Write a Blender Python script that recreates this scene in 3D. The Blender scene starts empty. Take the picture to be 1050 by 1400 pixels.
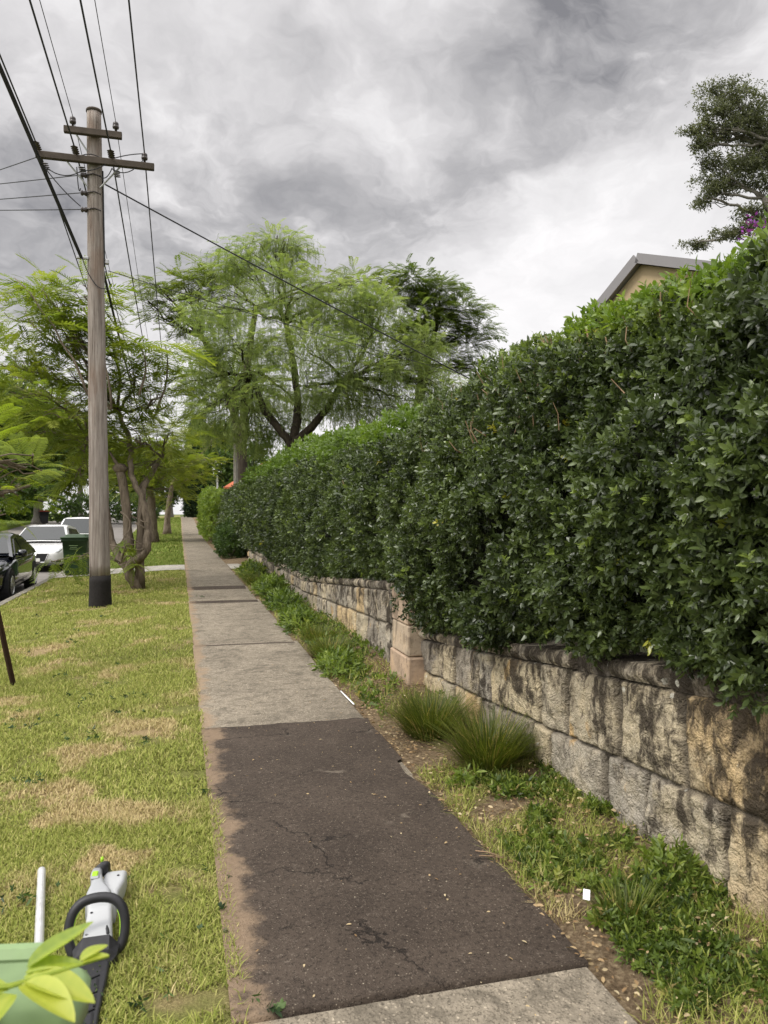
import bpy, math, random
import numpy as np
from mathutils import Vector, Matrix

random.seed(7)
rng = np.random.default_rng(7)
SC = bpy.context.scene
COL = SC.collection
R = math.radians

# ---------------------------------------------------------------- camera
F = 1050.0
CH = 1.55
YAW = math.atan2(280, 1050)
CY, SY = math.cos(YAW), math.sin(YAW)
cam = bpy.data.cameras.new('camera')
cam.sensor_fit = 'VERTICAL'; cam.sensor_height = 36; cam.lens = 27
cam.clip_start = 0.05; cam.clip_end = 2000
cam.dof.use_dof = True; cam.dof.focus_distance = 9; cam.dof.aperture_fstop = 8
camo = bpy.data.objects.new('camera', cam); COL.objects.link(camo)
camo.location = (0, 0, CH); camo.rotation_euler = (R(90), 0, -YAW)
SC.camera = camo
SC.render.resolution_x = 768; SC.render.resolution_y = 1024
SC.view_settings.view_transform = 'Standard'; SC.view_settings.look = 'None'
SC.view_settings.exposure = 0.42; SC.view_settings.gamma = 1
SC.render.engine = 'CYCLES'
SC.cycles.use_adaptive_sampling = True; SC.cycles.adaptive_threshold = 0.012
SC.cycles.use_denoising = True; SC.cycles.denoiser = 'OPENIMAGEDENOISE'; SC.cycles.denoising_input_passes = 'RGB_ALBEDO_NORMAL'; SC.cycles.denoising_prefilter = 'ACCURATE'
SC.cycles.max_bounces = 6; SC.cycles.diffuse_bounces = 3; SC.cycles.transparent_max_bounces = 4
SC.cycles.caustics_reflective = False; SC.cycles.caustics_refractive = False

def W(u, v, Y):
    X = (u - 525) / F * Y
    return (X * CY + Y * SY, Y * CY - X * SY, CH - (v - 700) / F * Y)
def G(u, v, z=0.0):
    return W(u, v, (CH - z) * F / (v - 700))
def wdir(u, v):
    p = np.array(W(u, v, 1.0)) - np.array([0, 0, CH]); return p / np.linalg.norm(p)
def project(p):
    p = np.asarray(p); X = p[:, 0] * CY - p[:, 1] * SY; Y = p[:, 0] * SY + p[:, 1] * CY
    Ys = np.where(Y > .05, Y, .05)
    return 525 + F * X / Ys, 700 - F * (p[:, 2] - CH) / Ys, Y

# ---------------------------------------------------------------- node helpers
class NT:
    def __init__(s, nt): s.nt = nt
    def n(s, typ, ins=None, **kw):
        nd = s.nt.nodes.new(typ)
        for k, v in kw.items(): setattr(nd, k, v)
        for k, v in (ins or {}).items(): s.set(nd, k, v)
        return nd
    def set(s, nd, k, v):
        sock = nd.inputs[k]
        if isinstance(v, bpy.types.NodeSocket): s.nt.links.new(v, sock)
        elif isinstance(v, bpy.types.Node): s.nt.links.new(v.outputs[0], sock)
        else:
            if sock.type == 'RGBA' and len(v) == 3: v = (*v, 1)
            sock.default_value = v
    def math(s, op, a, b=0.0, c=None, clamp=False):
        nd = s.n('ShaderNodeMath', {0: a, 1: b}, operation=op); nd.use_clamp = clamp
        if c is not None: s.set(nd, 2, c)
        return nd.outputs[0]
    def ramp(s, f, stops, interp='LINEAR'):
        nd = s.n('ShaderNodeValToRGB', {0: f}); cr = nd.color_ramp; cr.interpolation = interp
        while len(cr.elements) < len(stops): cr.elements.new(0.5)
        for e, (p, c) in zip(cr.elements, stops):
            e.position = p; e.color = (*c, 1) if len(c) == 3 else c
        return nd.outputs[0]
    def mix(s, f, a, b, blend='MIX'):
        nd = s.n('ShaderNodeMix', data_type='RGBA', blend_type=blend)
        s.set(nd, 0, f); s.set(nd, 6, a); s.set(nd, 7, b)
        return nd.outputs[2]
    def noise(s, vec, scale, detail=4, rough=0.55, dist=0.0):
        return s.n('ShaderNodeTexNoise', {'Vector': vec, 'Scale': scale, 'Detail': detail, 'Roughness': rough, 'Distortion': dist}).outputs[0]
    def pos(s, scale=(1, 1, 1)):
        g = s.n('ShaderNodeNewGeometry').outputs['Position']
        if scale == (1, 1, 1): return g
        return s.n('ShaderNodeVectorMath', {0: g, 1: scale}, operation='MULTIPLY').outputs[0]
    def obj(s, scale=(1, 1, 1)):
        g = s.n('ShaderNodeTexCoord').outputs['Object']
        if scale == (1, 1, 1): return g
        return s.n('ShaderNodeVectorMath', {0: g, 1: scale}, operation='MULTIPLY').outputs[0]
    def attr(s, name): return s.n('ShaderNodeAttribute', attribute_name=name).outputs['Fac']
    def smooth(s, v, a, b, lo=0.0, hi=1.0):
        return s.n('ShaderNodeMapRange', {'Value': v, 'From Min': a, 'From Max': b, 'To Min': lo, 'To Max': hi}, interpolation_type='SMOOTHSTEP').outputs[0]

# ---------------------------------------------------------------- world: overcast sky with broken grey cloud
SUN_EL, SUN_AZ = R(52), R(248)      # azimuth clockwise from +Y
sund = np.array([math.sin(SUN_AZ) * math.cos(SUN_EL), math.cos(SUN_AZ) * math.cos(SUN_EL), math.sin(SUN_EL)])
world = bpy.data.worlds.new('World'); SC.world = world; world.use_nodes = True
wt = world.node_tree; wt.nodes.clear(); w = NT(wt)
dirv = w.n('ShaderNodeVectorMath', {0: w.n('ShaderNodeTexCoord').outputs['Generated']}, operation='NORMALIZE').outputs[0]
sep = w.n('ShaderNodeSeparateXYZ', {0: dirv})
dz = w.math('MAXIMUM', sep.outputs[2], 0.0)
inv = w.math('DIVIDE', 1.0, w.math('ADD', dz, 0.28))
pl = w.n('ShaderNodeVectorMath', {0: dirv}, operation='SCALE'); w.set(pl, 'Scale', inv)
plane = pl.outputs[0]
warp = w.n('ShaderNodeTexNoise', {'Vector': plane, 'Scale': 2.2, 'Detail': 5.0, 'Roughness': .6})
wv = w.n('ShaderNodeVectorMath', {0: warp.outputs['Color'], 1: (.5, .5, .5)}, operation='SUBTRACT').outputs[0]
wsc = w.n('ShaderNodeVectorMath', {0: wv}, operation='SCALE'); w.set(wsc, 'Scale', 0.2)
wdirv = w.n('ShaderNodeVectorMath', {0: w.n('ShaderNodeVectorMath', {0: dirv, 1: wsc.outputs[0]}, operation='ADD').outputs[0]}, operation='NORMALIZE').outputs[0]
BLOBS = [  # (u, v, radius in degrees, weight) of the cloud masses that hang over the street
    (820, -30, 8, .62), (800, 50, 5.5, .55), (730, 60, 5, .42), (700, 0, 5, .36), (900, -10, 6, .42), (950, 5, 4, .3), (760, 105, 3, .22),
    (640, 215, 3.6, .34), (705, 195, 3.4, .3), (590, 255, 3.6, .42), (520, 290, 4, .55), (650, 260, 3, .3), (560, 310, 3.4, .35),
    (440, 320, 4.4, .62), (360, 345, 4.6, .6), (280, 330, 4, .45), (200, 335, 5, .5), (100, 330, 6, .38), (0, 330, 7, .3), (270, 350, 4, .4), (400, 280, 3.6, .3), (340, 230, 3.4, .34), (480, 230, 3, .2),
    (270, 160, 4, .30), (240, 110, 3.4, .2), (330, 180, 3.4, .28), (400, 60, 3, .2), (410, 110, 2.6, .22), (90, 200, 4.4, .32), (30, 240, 4.4, .28), (480, 140, 3, .30), (540, 110, 3, .24), (550, 60, 2.6, .2),
    (590, 110, 2.6, .2), (440, 160, 2.6, .2), (-150, 250, 12, .5), (1350, 60, 10, .4), (480, -40, 4, .35), (200, -80, 8, .3), (800, 140, 2.6, .12), (860, 120, 2.6, .1),
]
dens = None
for (u, v, sg, wt_) in BLOBS:
    d = wdir(u, v)
    dot = w.n('ShaderNodeVectorMath', {0: wdirv, 1: tuple(d)}, operation='DOT_PRODUCT').outputs['Value']
    t = w.math('EXPONENT', w.math('DIVIDE', w.math('SUBTRACT', dot, 1.0), (R(sg) * .72) ** 2))
    t = w.math('MULTIPLY', t, wt_ * .78)
    dens = t if dens is None else w.math('ADD', dens, t)
cvec = w.n('ShaderNodeVectorMath', {0: wdirv, 1: (1.0, 1.0, 1.5)}, operation='MULTIPLY').outputs[0]
n1 = w.noise(cvec, 6.0, 10, .55, .25)
n2 = w.noise(cvec, 17.0, 8, .6, .3)
nn = w.math('ADD', w.math('MULTIPLY', w.math('SUBTRACT', n1, .5), 1.8), w.math('MULTIPLY', w.math('SUBTRACT', n2, .5), .7))
gate = w.math('ADD', w.math('MULTIPLY', dens, 0.95), .13)
dens = w.math('ADD', w.math('ADD', w.math('MULTIPLY', nn, gate), w.math('MULTIPLY', dens, .47)), .05)
cloud = w.ramp(dens, [(0.0, (.82, .80, .80)), (.07, (.70, .685, .686)), (.22, (.575, .56, .563)), (.46, (.41, .40, .405)), (1.0, (.19, .187, .198))])
# the overcast is brighter overhead and towards the veiled sun
zen = w.smooth(sep.outputs[2], .58, .95, 1.0, 2.5)
sdot = w.n('ShaderNodeVectorMath', {0: dirv, 1: tuple(sund)}, operation='DOT_PRODUCT').outputs['Value']
glow = w.smooth(sdot, .35, 1.0, 0.0, 1.3)
gain = w.math('ADD', zen, glow)
cl = w.n('ShaderNodeVectorMath', {0: cloud}, operation='SCALE'); w.set(cl, 'Scale', w.math('MULTIPLY', gain, 10.0))
sky = w.n('ShaderNodeTexSky', sky_type='NISHITA', sun_disc=False, sun_elevation=SUN_EL, sun_rotation=SUN_AZ)
skycol = w.mix(0.95, sky.outputs[0], cl.outputs[0])
bg = w.n('ShaderNodeBackground', {'Color': skycol, 'Strength': 0.1})
out = w.n('ShaderNodeOutputWorld', {'Surface': bg.outputs[0]})
# ---------------------------------------------------------------- sun behind thin cloud
sl = bpy.data.lights.new('sun', 'SUN'); sl.energy = 1.5; sl.angle = R(14); sl.color = (1, .95, .86)
slo = bpy.data.objects.new('sun', sl); COL.objects.link(slo)
slo.rotation_euler = Vector(-sund).to_track_quat('-Z', 'Y').to_euler()

# ---------------------------------------------------------------- numpy helpers
def hash01(i):
    i = np.asarray(i).astype(np.int64) & 0xFFFFFFFF
    i = ((i ^ (i >> 16)) * 0x45d9f3b) & 0xFFFFFFFF
    i = ((i ^ (i >> 16)) * 0x45d9f3b) & 0xFFFFFFFF
    i = i ^ (i >> 16)
    return (i & 0xFFFFFF) / float(0x1000000)
def vnoise(p, seed=0):
    p = np.atleast_2d(np.asarray(p, float)); f = np.floor(p).astype(np.int64); t = p - f; t = t * t * (3 - 2 * t)
    out = 0
    for dx in (0, 1):
        for dy in (0, 1):
            for dzz in (0, 1):
                h = hash01((f[:, 0] + dx) * 73856093 ^ (f[:, 1] + dy) * 19349663 ^ (f[:, 2] + dzz) * 83492791 ^ (seed * 2654435 + 77))
                wx = t[:, 0] if dx else 1 - t[:, 0]; wy = t[:, 1] if dy else 1 - t[:, 1]; wz = t[:, 2] if dzz else 1 - t[:, 2]
                out = out + h * wx * wy * wz
    return out
def fbm(p, seed=0, oct=4, gain=.5):
    p = np.asarray(p, float); a = 1.; s = 0; tot = 0
    for k in range(oct):
        s = s + a * vnoise(p * 2 ** k, seed + k); tot += a; a *= gain
    return s / tot
def sstep(a, b, x):
    t = np.clip((np.asarray(x, float) - a) / (b - a), 0, 1); return t * t * (3 - 2 * t)
def xyz(x, y, z=0): return np.stack([np.broadcast_to(np.asarray(q, float), np.broadcast(x, y, z).shape) for q in (x, y, z)], -1)

class MB:
    """collects geometry; build() links it as ONE mesh object"""
    def __init__(s): s.v = []; s.f = []; s.a = []; s.n = 0
    def add(s, V, faces, a=0.5):
        V = np.asarray(V, float).reshape(-1, 3)
        for fc in (faces if isinstance(faces, list) and len(faces) and isinstance(faces[0], np.ndarray) else [faces]):
            if isinstance(fc, np.ndarray): s.f.append(fc + s.n)
            else:
                by = {}
                for q in fc: by.setdefault(len(q), []).append(q)
                for q in by.values(): s.f.append(np.array(q) + s.n)
        s.v.append(V); s.a.append(np.broadcast_to(np.asarray(a, float), (len(V),))); s.n += len(V)
    def grid(s, P, a=0.5, flip=False):
        P = np.asarray(P); n, m = P.shape[:2]; i = np.arange(n * m).reshape(n, m)
        q = np.stack([i[:-1, :-1], i[1:, :-1], i[1:, 1:], i[:-1, 1:]], -1).reshape(-1, 4)
        if flip: q = q[:, ::-1]
        s.add(P.reshape(-1, 3), q, a if np.isscalar(a) else np.asarray(a).reshape(-1))
    def inst(s, T, pos, rot, sc, a):
        V, Fq = T; N = len(pos)
        if N == 0: return
        sc = np.asarray(sc, float); sc = np.broadcast_to(sc if sc.ndim == 2 else sc.reshape(-1, 1), (N, 3))
        P = np.einsum('nij,nkj->nki', rot, V[None] * sc[:, None, :]) + np.asarray(pos)[:, None, :]
        k = len(V); off = (np.arange(N) * k)[:, None, None]
        fs = []
        for fq in Fq: fs.append((fq[None] + off).reshape(-1, fq.shape[1]))
        s.add(P.reshape(-1, 3), fs, np.repeat(np.broadcast_to(a, (N,)), k))
    def box(s, c, d, rz=0, a=0.5, bev=0.0, M=None):
        dx, dy, dz_ = [q / 2 for q in d]
        if bev > 0:
            V = []
            for sx in (-1, 1):
                for sy in (-1, 1):
                    for sz in (-1, 1):
                        V += [(sx * (dx - bev), sy * (dy - bev), sz * dz_), (sx * (dx - bev), sy * dy, sz * (dz_ - bev)), (sx * dx, sy * (dy - bev), sz * (dz_ - bev))]
            import bmesh
            bm = bmesh.new(); [bm.verts.new(q) for q in V]; r = bmesh.ops.convex_hull(bm, input=bm.verts); bm.verts.ensure_lookup_table(); bm.verts.index_update()
            V = np.array([q.co[:] for q in bm.verts]); fc = [[q.index for q in f.verts] for f in bm.faces]; bm.free()
        else:
            V = np.array([(x, y, z) for x in (-dx, dx) for y in (-dy, dy) for z in (-dz_, dz_)])
            fc = [[0, 1, 3, 2], [4, 6, 7, 5], [0, 4, 5, 1], [2, 3, 7, 6], [0, 2, 6, 4], [1, 5, 7, 3]]
        if M is not None: V = V @ np.array(M).T
        cz, sz = math.cos(rz), math.sin(rz)
        V = V @ np.array([[cz, sz, 0], [-sz, cz, 0], [0, 0, 1]]) + np.asarray(c)
        s.add(V, fc, a)
    def tube(s, pts, rad, n=8, a=0.5, cap=True, rough=0.0, seed=0):
        pts = np.asarray(pts, float); m = len(pts); rad = np.broadcast_to(rad, (m,))
        T = np.gradient(pts, axis=0); T /= np.linalg.norm(T, axis=1, keepdims=True) + 1e-9
        up = np.array([0, 0, 1.]) if abs(T[0][2]) < .9 else np.array([1., 0, 0])
        u = np.cross(T[0], up); u /= np.linalg.norm(u); rings = []
        for i in range(m):
            u = u - T[i] * (u @ T[i]); u /= np.linalg.norm(u) + 1e-9; vv = np.cross(T[i], u)
            an = np.linspace(0, 2 * math.pi, n, endpoint=False)
            ring = (np.cos(an)[:, None] * u + np.sin(an)[:, None] * vv)
            rr = rad[i] * np.ones(n)
            if rough: rr = rr * (1 + rough * (2 * vnoise(pts[i] * 3 + ring * 2.2, seed) - 1))
            rings.append(pts[i] + ring * rr[:, None])
        V = np.concatenate(rings); i = np.arange(m * n).reshape(m, n); j = np.roll(i, -1, 1)
        q = np.stack([i[:-1], j[:-1], j[1:], i[1:]], -1).reshape(-1, 4)
        fs = [q]
        if cap: fs += [i[0][::-1][None], i[-1][None]]
        s.add(V, fs, a)
    def lathe(s, prof, c=(0, 0, 0), n=16, a=0.5, M=None):
        an = np.linspace(0, 2 * math.pi, n, endpoint=False)
        V = np.array([[(r * math.cos(t), r * math.sin(t), z) for t in an] for r, z in prof]).reshape(-1, 3)
        if M is not None: V = V @ np.array(M).T
        V = V + np.asarray(c); m = len(prof); i = np.arange(m * n).reshape(m, n); j = np.roll(i, -1, 1)
        q = np.stack([i[:-1], j[:-1], j[1:], i[1:]], -1).reshape(-1, 4)
        s.add(V, [q, i[0][::-1][None], i[-1][None]], a)
    def loft(s, rings, a=0.5, cap=True, close=True):
        P = np.asarray(rings, float); m, n = P.shape[:2]; i = np.arange(m * n).reshape(m, n)
        j = np.roll(i, -1, 1)
        q = np.stack([i[:-1], j[:-1], j[1:], i[1:]], -1)
        if not close: q = q[:, :-1]
        fs = [q.reshape(-1, 4)]
        if cap: fs += [i[0][::-1][None], i[-1][None]]
        s.add(P.reshape(-1, 3), fs, a)
    def build(s, name, mat, parent=None, smooth=False, **props):
        me = bpy.data.meshes.new(name)
        if s.n:
            V = np.concatenate(s.v); me.vertices.add(len(V)); me.vertices.foreach_set('co', V.astype(np.float32).ravel())
            lt = np.concatenate([np.full(len(f), f.shape[1]) for f in s.f]); li = np.concatenate([f.ravel() for f in s.f])
            me.loops.add(len(li)); me.loops.foreach_set('vertex_index', li.astype(np.int32))
            me.polygons.add(len(lt)); me.polygons.foreach_set('loop_start', np.concatenate([[0], np.cumsum(lt)[:-1]]).astype(np.int32))
            me.update(calc_edges=True)
            at = me.attributes.new('r', 'FLOAT', 'POINT'); at.data.foreach_set('value', np.concatenate(s.a).astype(np.float32))
            me.polygons.foreach_set('use_smooth', np.full(len(lt), smooth))
        if mat is not None: me.materials.append(mat)
        o = bpy.data.objects.new(name, me); COL.objects.link(o)
        if parent is not None: o.parent = parent
        for k, v in props.items(): o[k] = v
        return o

def tag(o, label, cat, group=None, kind=None):
    o['label'] = label; o['category'] = cat
    if group: o['group'] = group
    if kind: o['kind'] = kind
    return o
def thing(name, label, cat, loc=(0, 0, 0), rz=0, group=None):
    o = bpy.data.objects.new(name, None); COL.objects.link(o); o.location = loc; o.rotation_euler = (0, 0, rz)
    return tag(o, label, cat, group)

def rot_from(fwd, roll=None, up=(0, 0, 1)):
    """matrices whose Y axis is fwd and whose Z axis leans to up"""
    f = np.asarray(fwd, float); f = f / (np.linalg.norm(f, axis=1, keepdims=True) + 1e-9)
    u = np.broadcast_to(np.asarray(up, float), f.shape)
    x = np.cross(f, u); bad = np.linalg.norm(x, axis=1) < 1e-3; x[bad] = (1, 0, 0)
    x /= np.linalg.norm(x, axis=1, keepdims=True); z = np.cross(x, f)
    if roll is not None:
        c, s_ = np.cos(roll)[:, None], np.sin(roll)[:, None]; x, z = x * c + z * s_, z * c - x * s_
    return np.stack([x, f, z], -1)
def rdir(n, zmin=-1., zmax=1.):
    z = rng.uniform(zmin, zmax, n); a = rng.uniform(0, 2 * math.pi, n); q = np.sqrt(np.maximum(0, 1 - z * z))
    return np.stack([q * np.cos(a), q * np.sin(a), z], -1)

# ---------------------------------------------------------------- templates (V, [faces])
def leaf_at(V, Fq, base, d, n, L, wd, fold=.12, droop=.1):
    d = np.array(d, float); d /= np.linalg.norm(d); n = np.array(n, float); n -= d * (n @ d); n /= np.linalg.norm(n) + 1e-9; x = np.cross(d, n)
    b = np.array(base, float); k = len(V)
    V += [b, b + d * L * .3 + x * wd * .42 + n * fold * wd, b + d * L * .68 + x * wd * .36 + n * (fold * wd - droop * L * .4),
          b + d * L - n * droop * L, b + d * L * .68 - x * wd * .36 + n * (fold * wd - droop * L * .4), b + d * L * .3 - x * wd * .42 + n * fold * wd,
          b + d * L * .5 - n * (fold * wd * .3)]
    Fq += [[k, k + 1, k + 6, k + 5], [k + 1, k + 2, k + 3, k + 6], [k + 6, k + 3, k + 4, k + 5]]
def T_leaf():
    V, Fq = [], []; leaf_at(V, Fq, (0, 0, 0), (0, 1, 0), (0, 0, 1), 1, .5); return np.array(V), [np.array(Fq)]
def T_sprig(n=7, ln=.42, wd=.21, seed=1):
    r = random.Random(seed); V, Fq = [], []
    for i in range(n):
        t = .25 + .75 * i / (n - 1) if n > 1 else 1; a = i * 2.4 + r.uniform(-.4, .4)
        side = np.array([math.cos(a), 0, math.sin(a)]); d = side * (1.0 - .5 * t) + np.array([0, .45 + .5 * t, 0]) + np.array([r.uniform(-.2, .2) for _ in range(3)])
        nn_ = np.array([0, 1, 0]) - side * .2 + np.array([r.uniform(-.35, .35) for _ in range(3)])
        leaf_at(V, Fq, (0, t * .6, 0), d, nn_, ln * r.uniform(.75, 1.2), wd * r.uniform(.8, 1.15), .14, r.uniform(0, .25))
    return np.array(V), [np.array(Fq)]
def diamond(V, Fq, b, d, n, L, wd):
    d = np.array(d, float); d /= np.linalg.norm(d); n = np.array(n, float); x = np.cross(d, n); x /= np.linalg.norm(x) + 1e-9; b = np.array(b, float); k = len(V)
    V += [b, b + d * L * .45 + x * wd / 2, b + d * L, b + d * L * .45 - x * wd / 2]; Fq += [[k, k + 1, k + 2, k + 3]]
def T_frond(pairs=11, pl=.3, pw=.05, droop=.35, seed=1):
    r = random.Random(seed); V, Fq = [], []
    f = lambda t: np.array([0, t, .12 * t - droop * t * t])
    for i in range(pairs):
        t = .14 + .84 * i / (pairs - 1); L = pl * (math.sin(math.pi * (.18 + .74 * (1 - t) ** .8)) * .75 + .3)
        for s_ in (-1, 1):
            ang = R(62 - 26 * t + r.uniform(-5, 5)); d = (s_ * math.sin(ang), math.cos(ang), -.12 - .25 * t + r.uniform(-.08, .08))
            diamond(V, Fq, f(t), d, (0, .1, 1), L, pw * r.uniform(.8, 1.1))
    diamond(V, Fq, f(1), (0, 1, -.5), (0, 0, 1), pl * .4, pw)
    k = len(V)
    for t in (0, .5, 1): p = f(t); V += [p + (-.006, 0, 0), p + (.006, 0, 0)]
    Fq += [[k, k + 1, k + 3, k + 2], [k + 2, k + 3, k + 5, k + 4]]
    return np.array(V), [np.array(Fq)]
def T_frond_fine(pairs=13, pl=.28, seed=1):
    """near frond: every pinna carries its own leaflets"""
    r = random.Random(seed); V, Fq = [], []
    f = lambda t: np.array([0, t, .15 * t - .32 * t * t])
    for i in range(pairs):
        t = .16 + .82 * i / (pairs - 1); L = pl * (math.sin(math.pi * (.2 + .7 * (1 - t) ** .8)) * .75 + .3)
        for s_ in (-1, 1):
            ang = R(64 - 26 * t + r.uniform(-4, 4)); d = np.array((s_ * math.sin(ang), math.cos(ang), -.1 - .2 * t)); d /= np.linalg.norm(d)
            sd = np.cross(d, (0, 0, 1)); sd /= np.linalg.norm(sd); m = 9
            for q in range(m):
                tq = (q + .6) / m; b = f(t) + d * L * tq - np.array([0, 0, .15]) * L * tq * tq
                for s2 in (-1, 1):
                    diamond(V, Fq, b, d * .55 + sd * s2, (0, 0, 1), .05 * (1.1 - .6 * abs(tq - .4)), .019)
    return np.array(V), [np.array(Fq)]
def T_weep(n=15, seed=1):
    r = random.Random(seed); V, Fq = [], []
    f = lambda t: np.array([0, .22 * (1 - (1 - t) ** 3), -t + .1 * t * (1 - t)])
    for i in range(n):
        t = .05 + .93 * i / (n - 1); a = r.uniform(0, 6.28)
        d = np.array([math.cos(a) * .55, math.sin(a) * .55, -1 + r.uniform(-.1, .3)])
        diamond(V, Fq, f(t), d, (math.sin(a + .6), -math.cos(a), .2), r.uniform(.12, .2), .034)
    return np.array(V), [np.array(Fq)]
def T_blade(bend=.35):
    V = np.array([(-.5, 0, 0), (.5, 0, 0), (-.38, bend * .3, .5), (.38, bend * .3, .5), (0, bend, .95)]); return V, [np.array([[0, 1, 3, 2]]), np.array([[2, 3, 4]])]
def T_star(n=12, L=1.0, seed=1):
    """tuft of narrow leaves round a point"""
    r = random.Random(seed); V, Fq = [], []
    for i in range(n):
        d = np.array([r.uniform(-1, 1), r.uniform(-1, 1), r.uniform(-1, .8)]); d /= np.linalg.norm(d)
        diamond(V, Fq, d * r.uniform(0, .5), d + np.array([0, 0, -.3]), (r.uniform(-1, 1), r.uniform(-1, 1), 1), L * r.uniform(.5, 1) * .65, .2)
    return np.array(V), [np.array(Fq)]
# ---------------------------------------------------------------- materials
def new_mat(name):
    m = bpy.data.materials.new(name); m.use_nodes = True; nt = m.node_tree; nt.nodes.clear(); t = NT(nt)
    o = t.n('ShaderNodeOutputMaterial'); return m, t, o
def finish(t, o, col, rough=.7, spec=.3, bump=None, bstr=.3, bdist=.01, metal=0.0, coat=0.0, trans=0.0, tcol=None):
    p = t.n('ShaderNodeBsdfPrincipled', {'Base Color': col, 'Roughness': rough, 'Specular IOR Level': spec, 'Metallic': metal, 'Coat Weight': coat})
    if bump is not None:
        b = t.n('ShaderNodeBump', {'Height': bump, 'Strength': bstr, 'Distance': bdist}); t.set(p, 'Normal', b.outputs[0])
    sh = p.outputs[0]
    if trans:
        tr = t.n('ShaderNodeBsdfTranslucent', {'Color': tcol if tcol is not None else col})
        sh = t.n('ShaderNodeMixShader', {0: trans, 1: sh, 2: tr.outputs[0]}).outputs[0]
    t.set(o, 'Surface', sh)
def plain(name, c, rough=.6, spec=.4, metal=0., coat=0., var=.15, scale=8, bump=.0):
    m, t, o = new_mat(name); n = t.noise(t.obj(), scale, 5)
    col = t.mix(n, tuple(q * (1 - var) for q in c), tuple(min(1, q * (1 + var)) for q in c))
    r = t.smooth(t.noise(t.obj(), scale * 2.3, 3), .3, .7, max(.02, rough - .08), min(1, rough + .08))
    finish(t, o, col, r, spec, n if bump else None, bump, .01, metal, coat); return m
def leafmat(name, stops, rough=.45, spec=.4, trans=.25, tgain=1.5):
    m, t, o = new_mat(name); a = t.attr('r'); col = t.ramp(a, stops)
    tc = t.mix(1.0, col, (tgain, tgain * 1.05, tgain * .55), 'MULTIPLY')
    finish(t, o, col, rough, spec, trans=trans, tcol=tc); return m
def bark(name, c1, c2, sc=(6, 6, 1.5), bstr=.8):
    m, t, o = new_mat(name); p = t.obj(sc); n = t.noise(p, 2.5, 8, .65, .5)
    v = t.n('ShaderNodeTexVoronoi', {'Vector': p, 'Scale': 3.0}, feature='DISTANCE_TO_EDGE').outputs[0]
    h = t.math('ADD', n, t.math('MULTIPLY', v, .5))
    finish(t, o, t.ramp(n, [(.3, c1), (.7, c2)]), .9, .15, h, bstr, .03); return m

M = {}
# concrete of the footpath: weathered aggregate, dirt along the left edge
def concrete_mat(name, base, edge=True):
    m, t, o = new_mat(name); p = t.pos()
    fine = t.noise(p, 95, 3, .7); mid = t.noise(p, 14, 6, .65); big = t.noise(p, 1.3, 5, .6, .3)
    lo = tuple(q * .5 for q in base); hi = tuple(min(1, q * 1.5) for q in base)
    col = t.ramp(t.math('ADD', t.math('MULTIPLY', mid, .55), t.math('MULTIPLY', big, .45)), [(.3, lo), (.5, base), (.72, hi)])
    sp = t.n('ShaderNodeTexVoronoi', {'Vector': p, 'Scale': 70.0}); spc = t.smooth(sp.outputs['Distance'], .2, .5, 1, 0)
    rnd = t.smooth(t.n('ShaderNodeSeparateColor', {0: sp.outputs['Color']}).outputs[0], .55, .95)
    col = t.mix(t.math('MULTIPLY', t.math('MULTIPLY', spc, rnd), .75), col, tuple(min(1, q * 2.1) for q in base))
    col = t.mix(t.smooth(t.noise(p, 48, 5, .8), .5, .62, 0, .8), col, tuple(q * .36 for q in base))
    # dark lichen blotches
    col = t.mix(t.smooth(t.noise(p, 5.5, 8, .75, .6), .48, .64, 0, .7), col, tuple(q * .42 for q in base))
    if edge:
        sx = t.n('ShaderNodeSeparateXYZ', {0: p}).outputs[0]
        e = t.math('ADD', sx, t.math('MULTIPLY', t.math('SUBTRACT', t.noise(p, 3.2, 6, .65), .5), .5))
        col = t.mix(t.smooth(e, .17, .27, .85, 0), col, t.mix(t.noise(p, 60, 4, .7), (.17, .115, .07), (.36, .27, .18)))
    finish(t, o, col, .92, .15, t.math('ADD', t.math('ADD', fine, spc), t.math('MULTIPLY', mid, 1.5)), .55, .008); return m
M['concrete'] = concrete_mat('footpath_concrete', (.225, .193, .147))
M['kerb'] = concrete_mat('kerb_concrete', (.25, .23, .195), False)
M['drive'] = concrete_mat('driveway_concrete', (.36, .335, .29), False)

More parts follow.
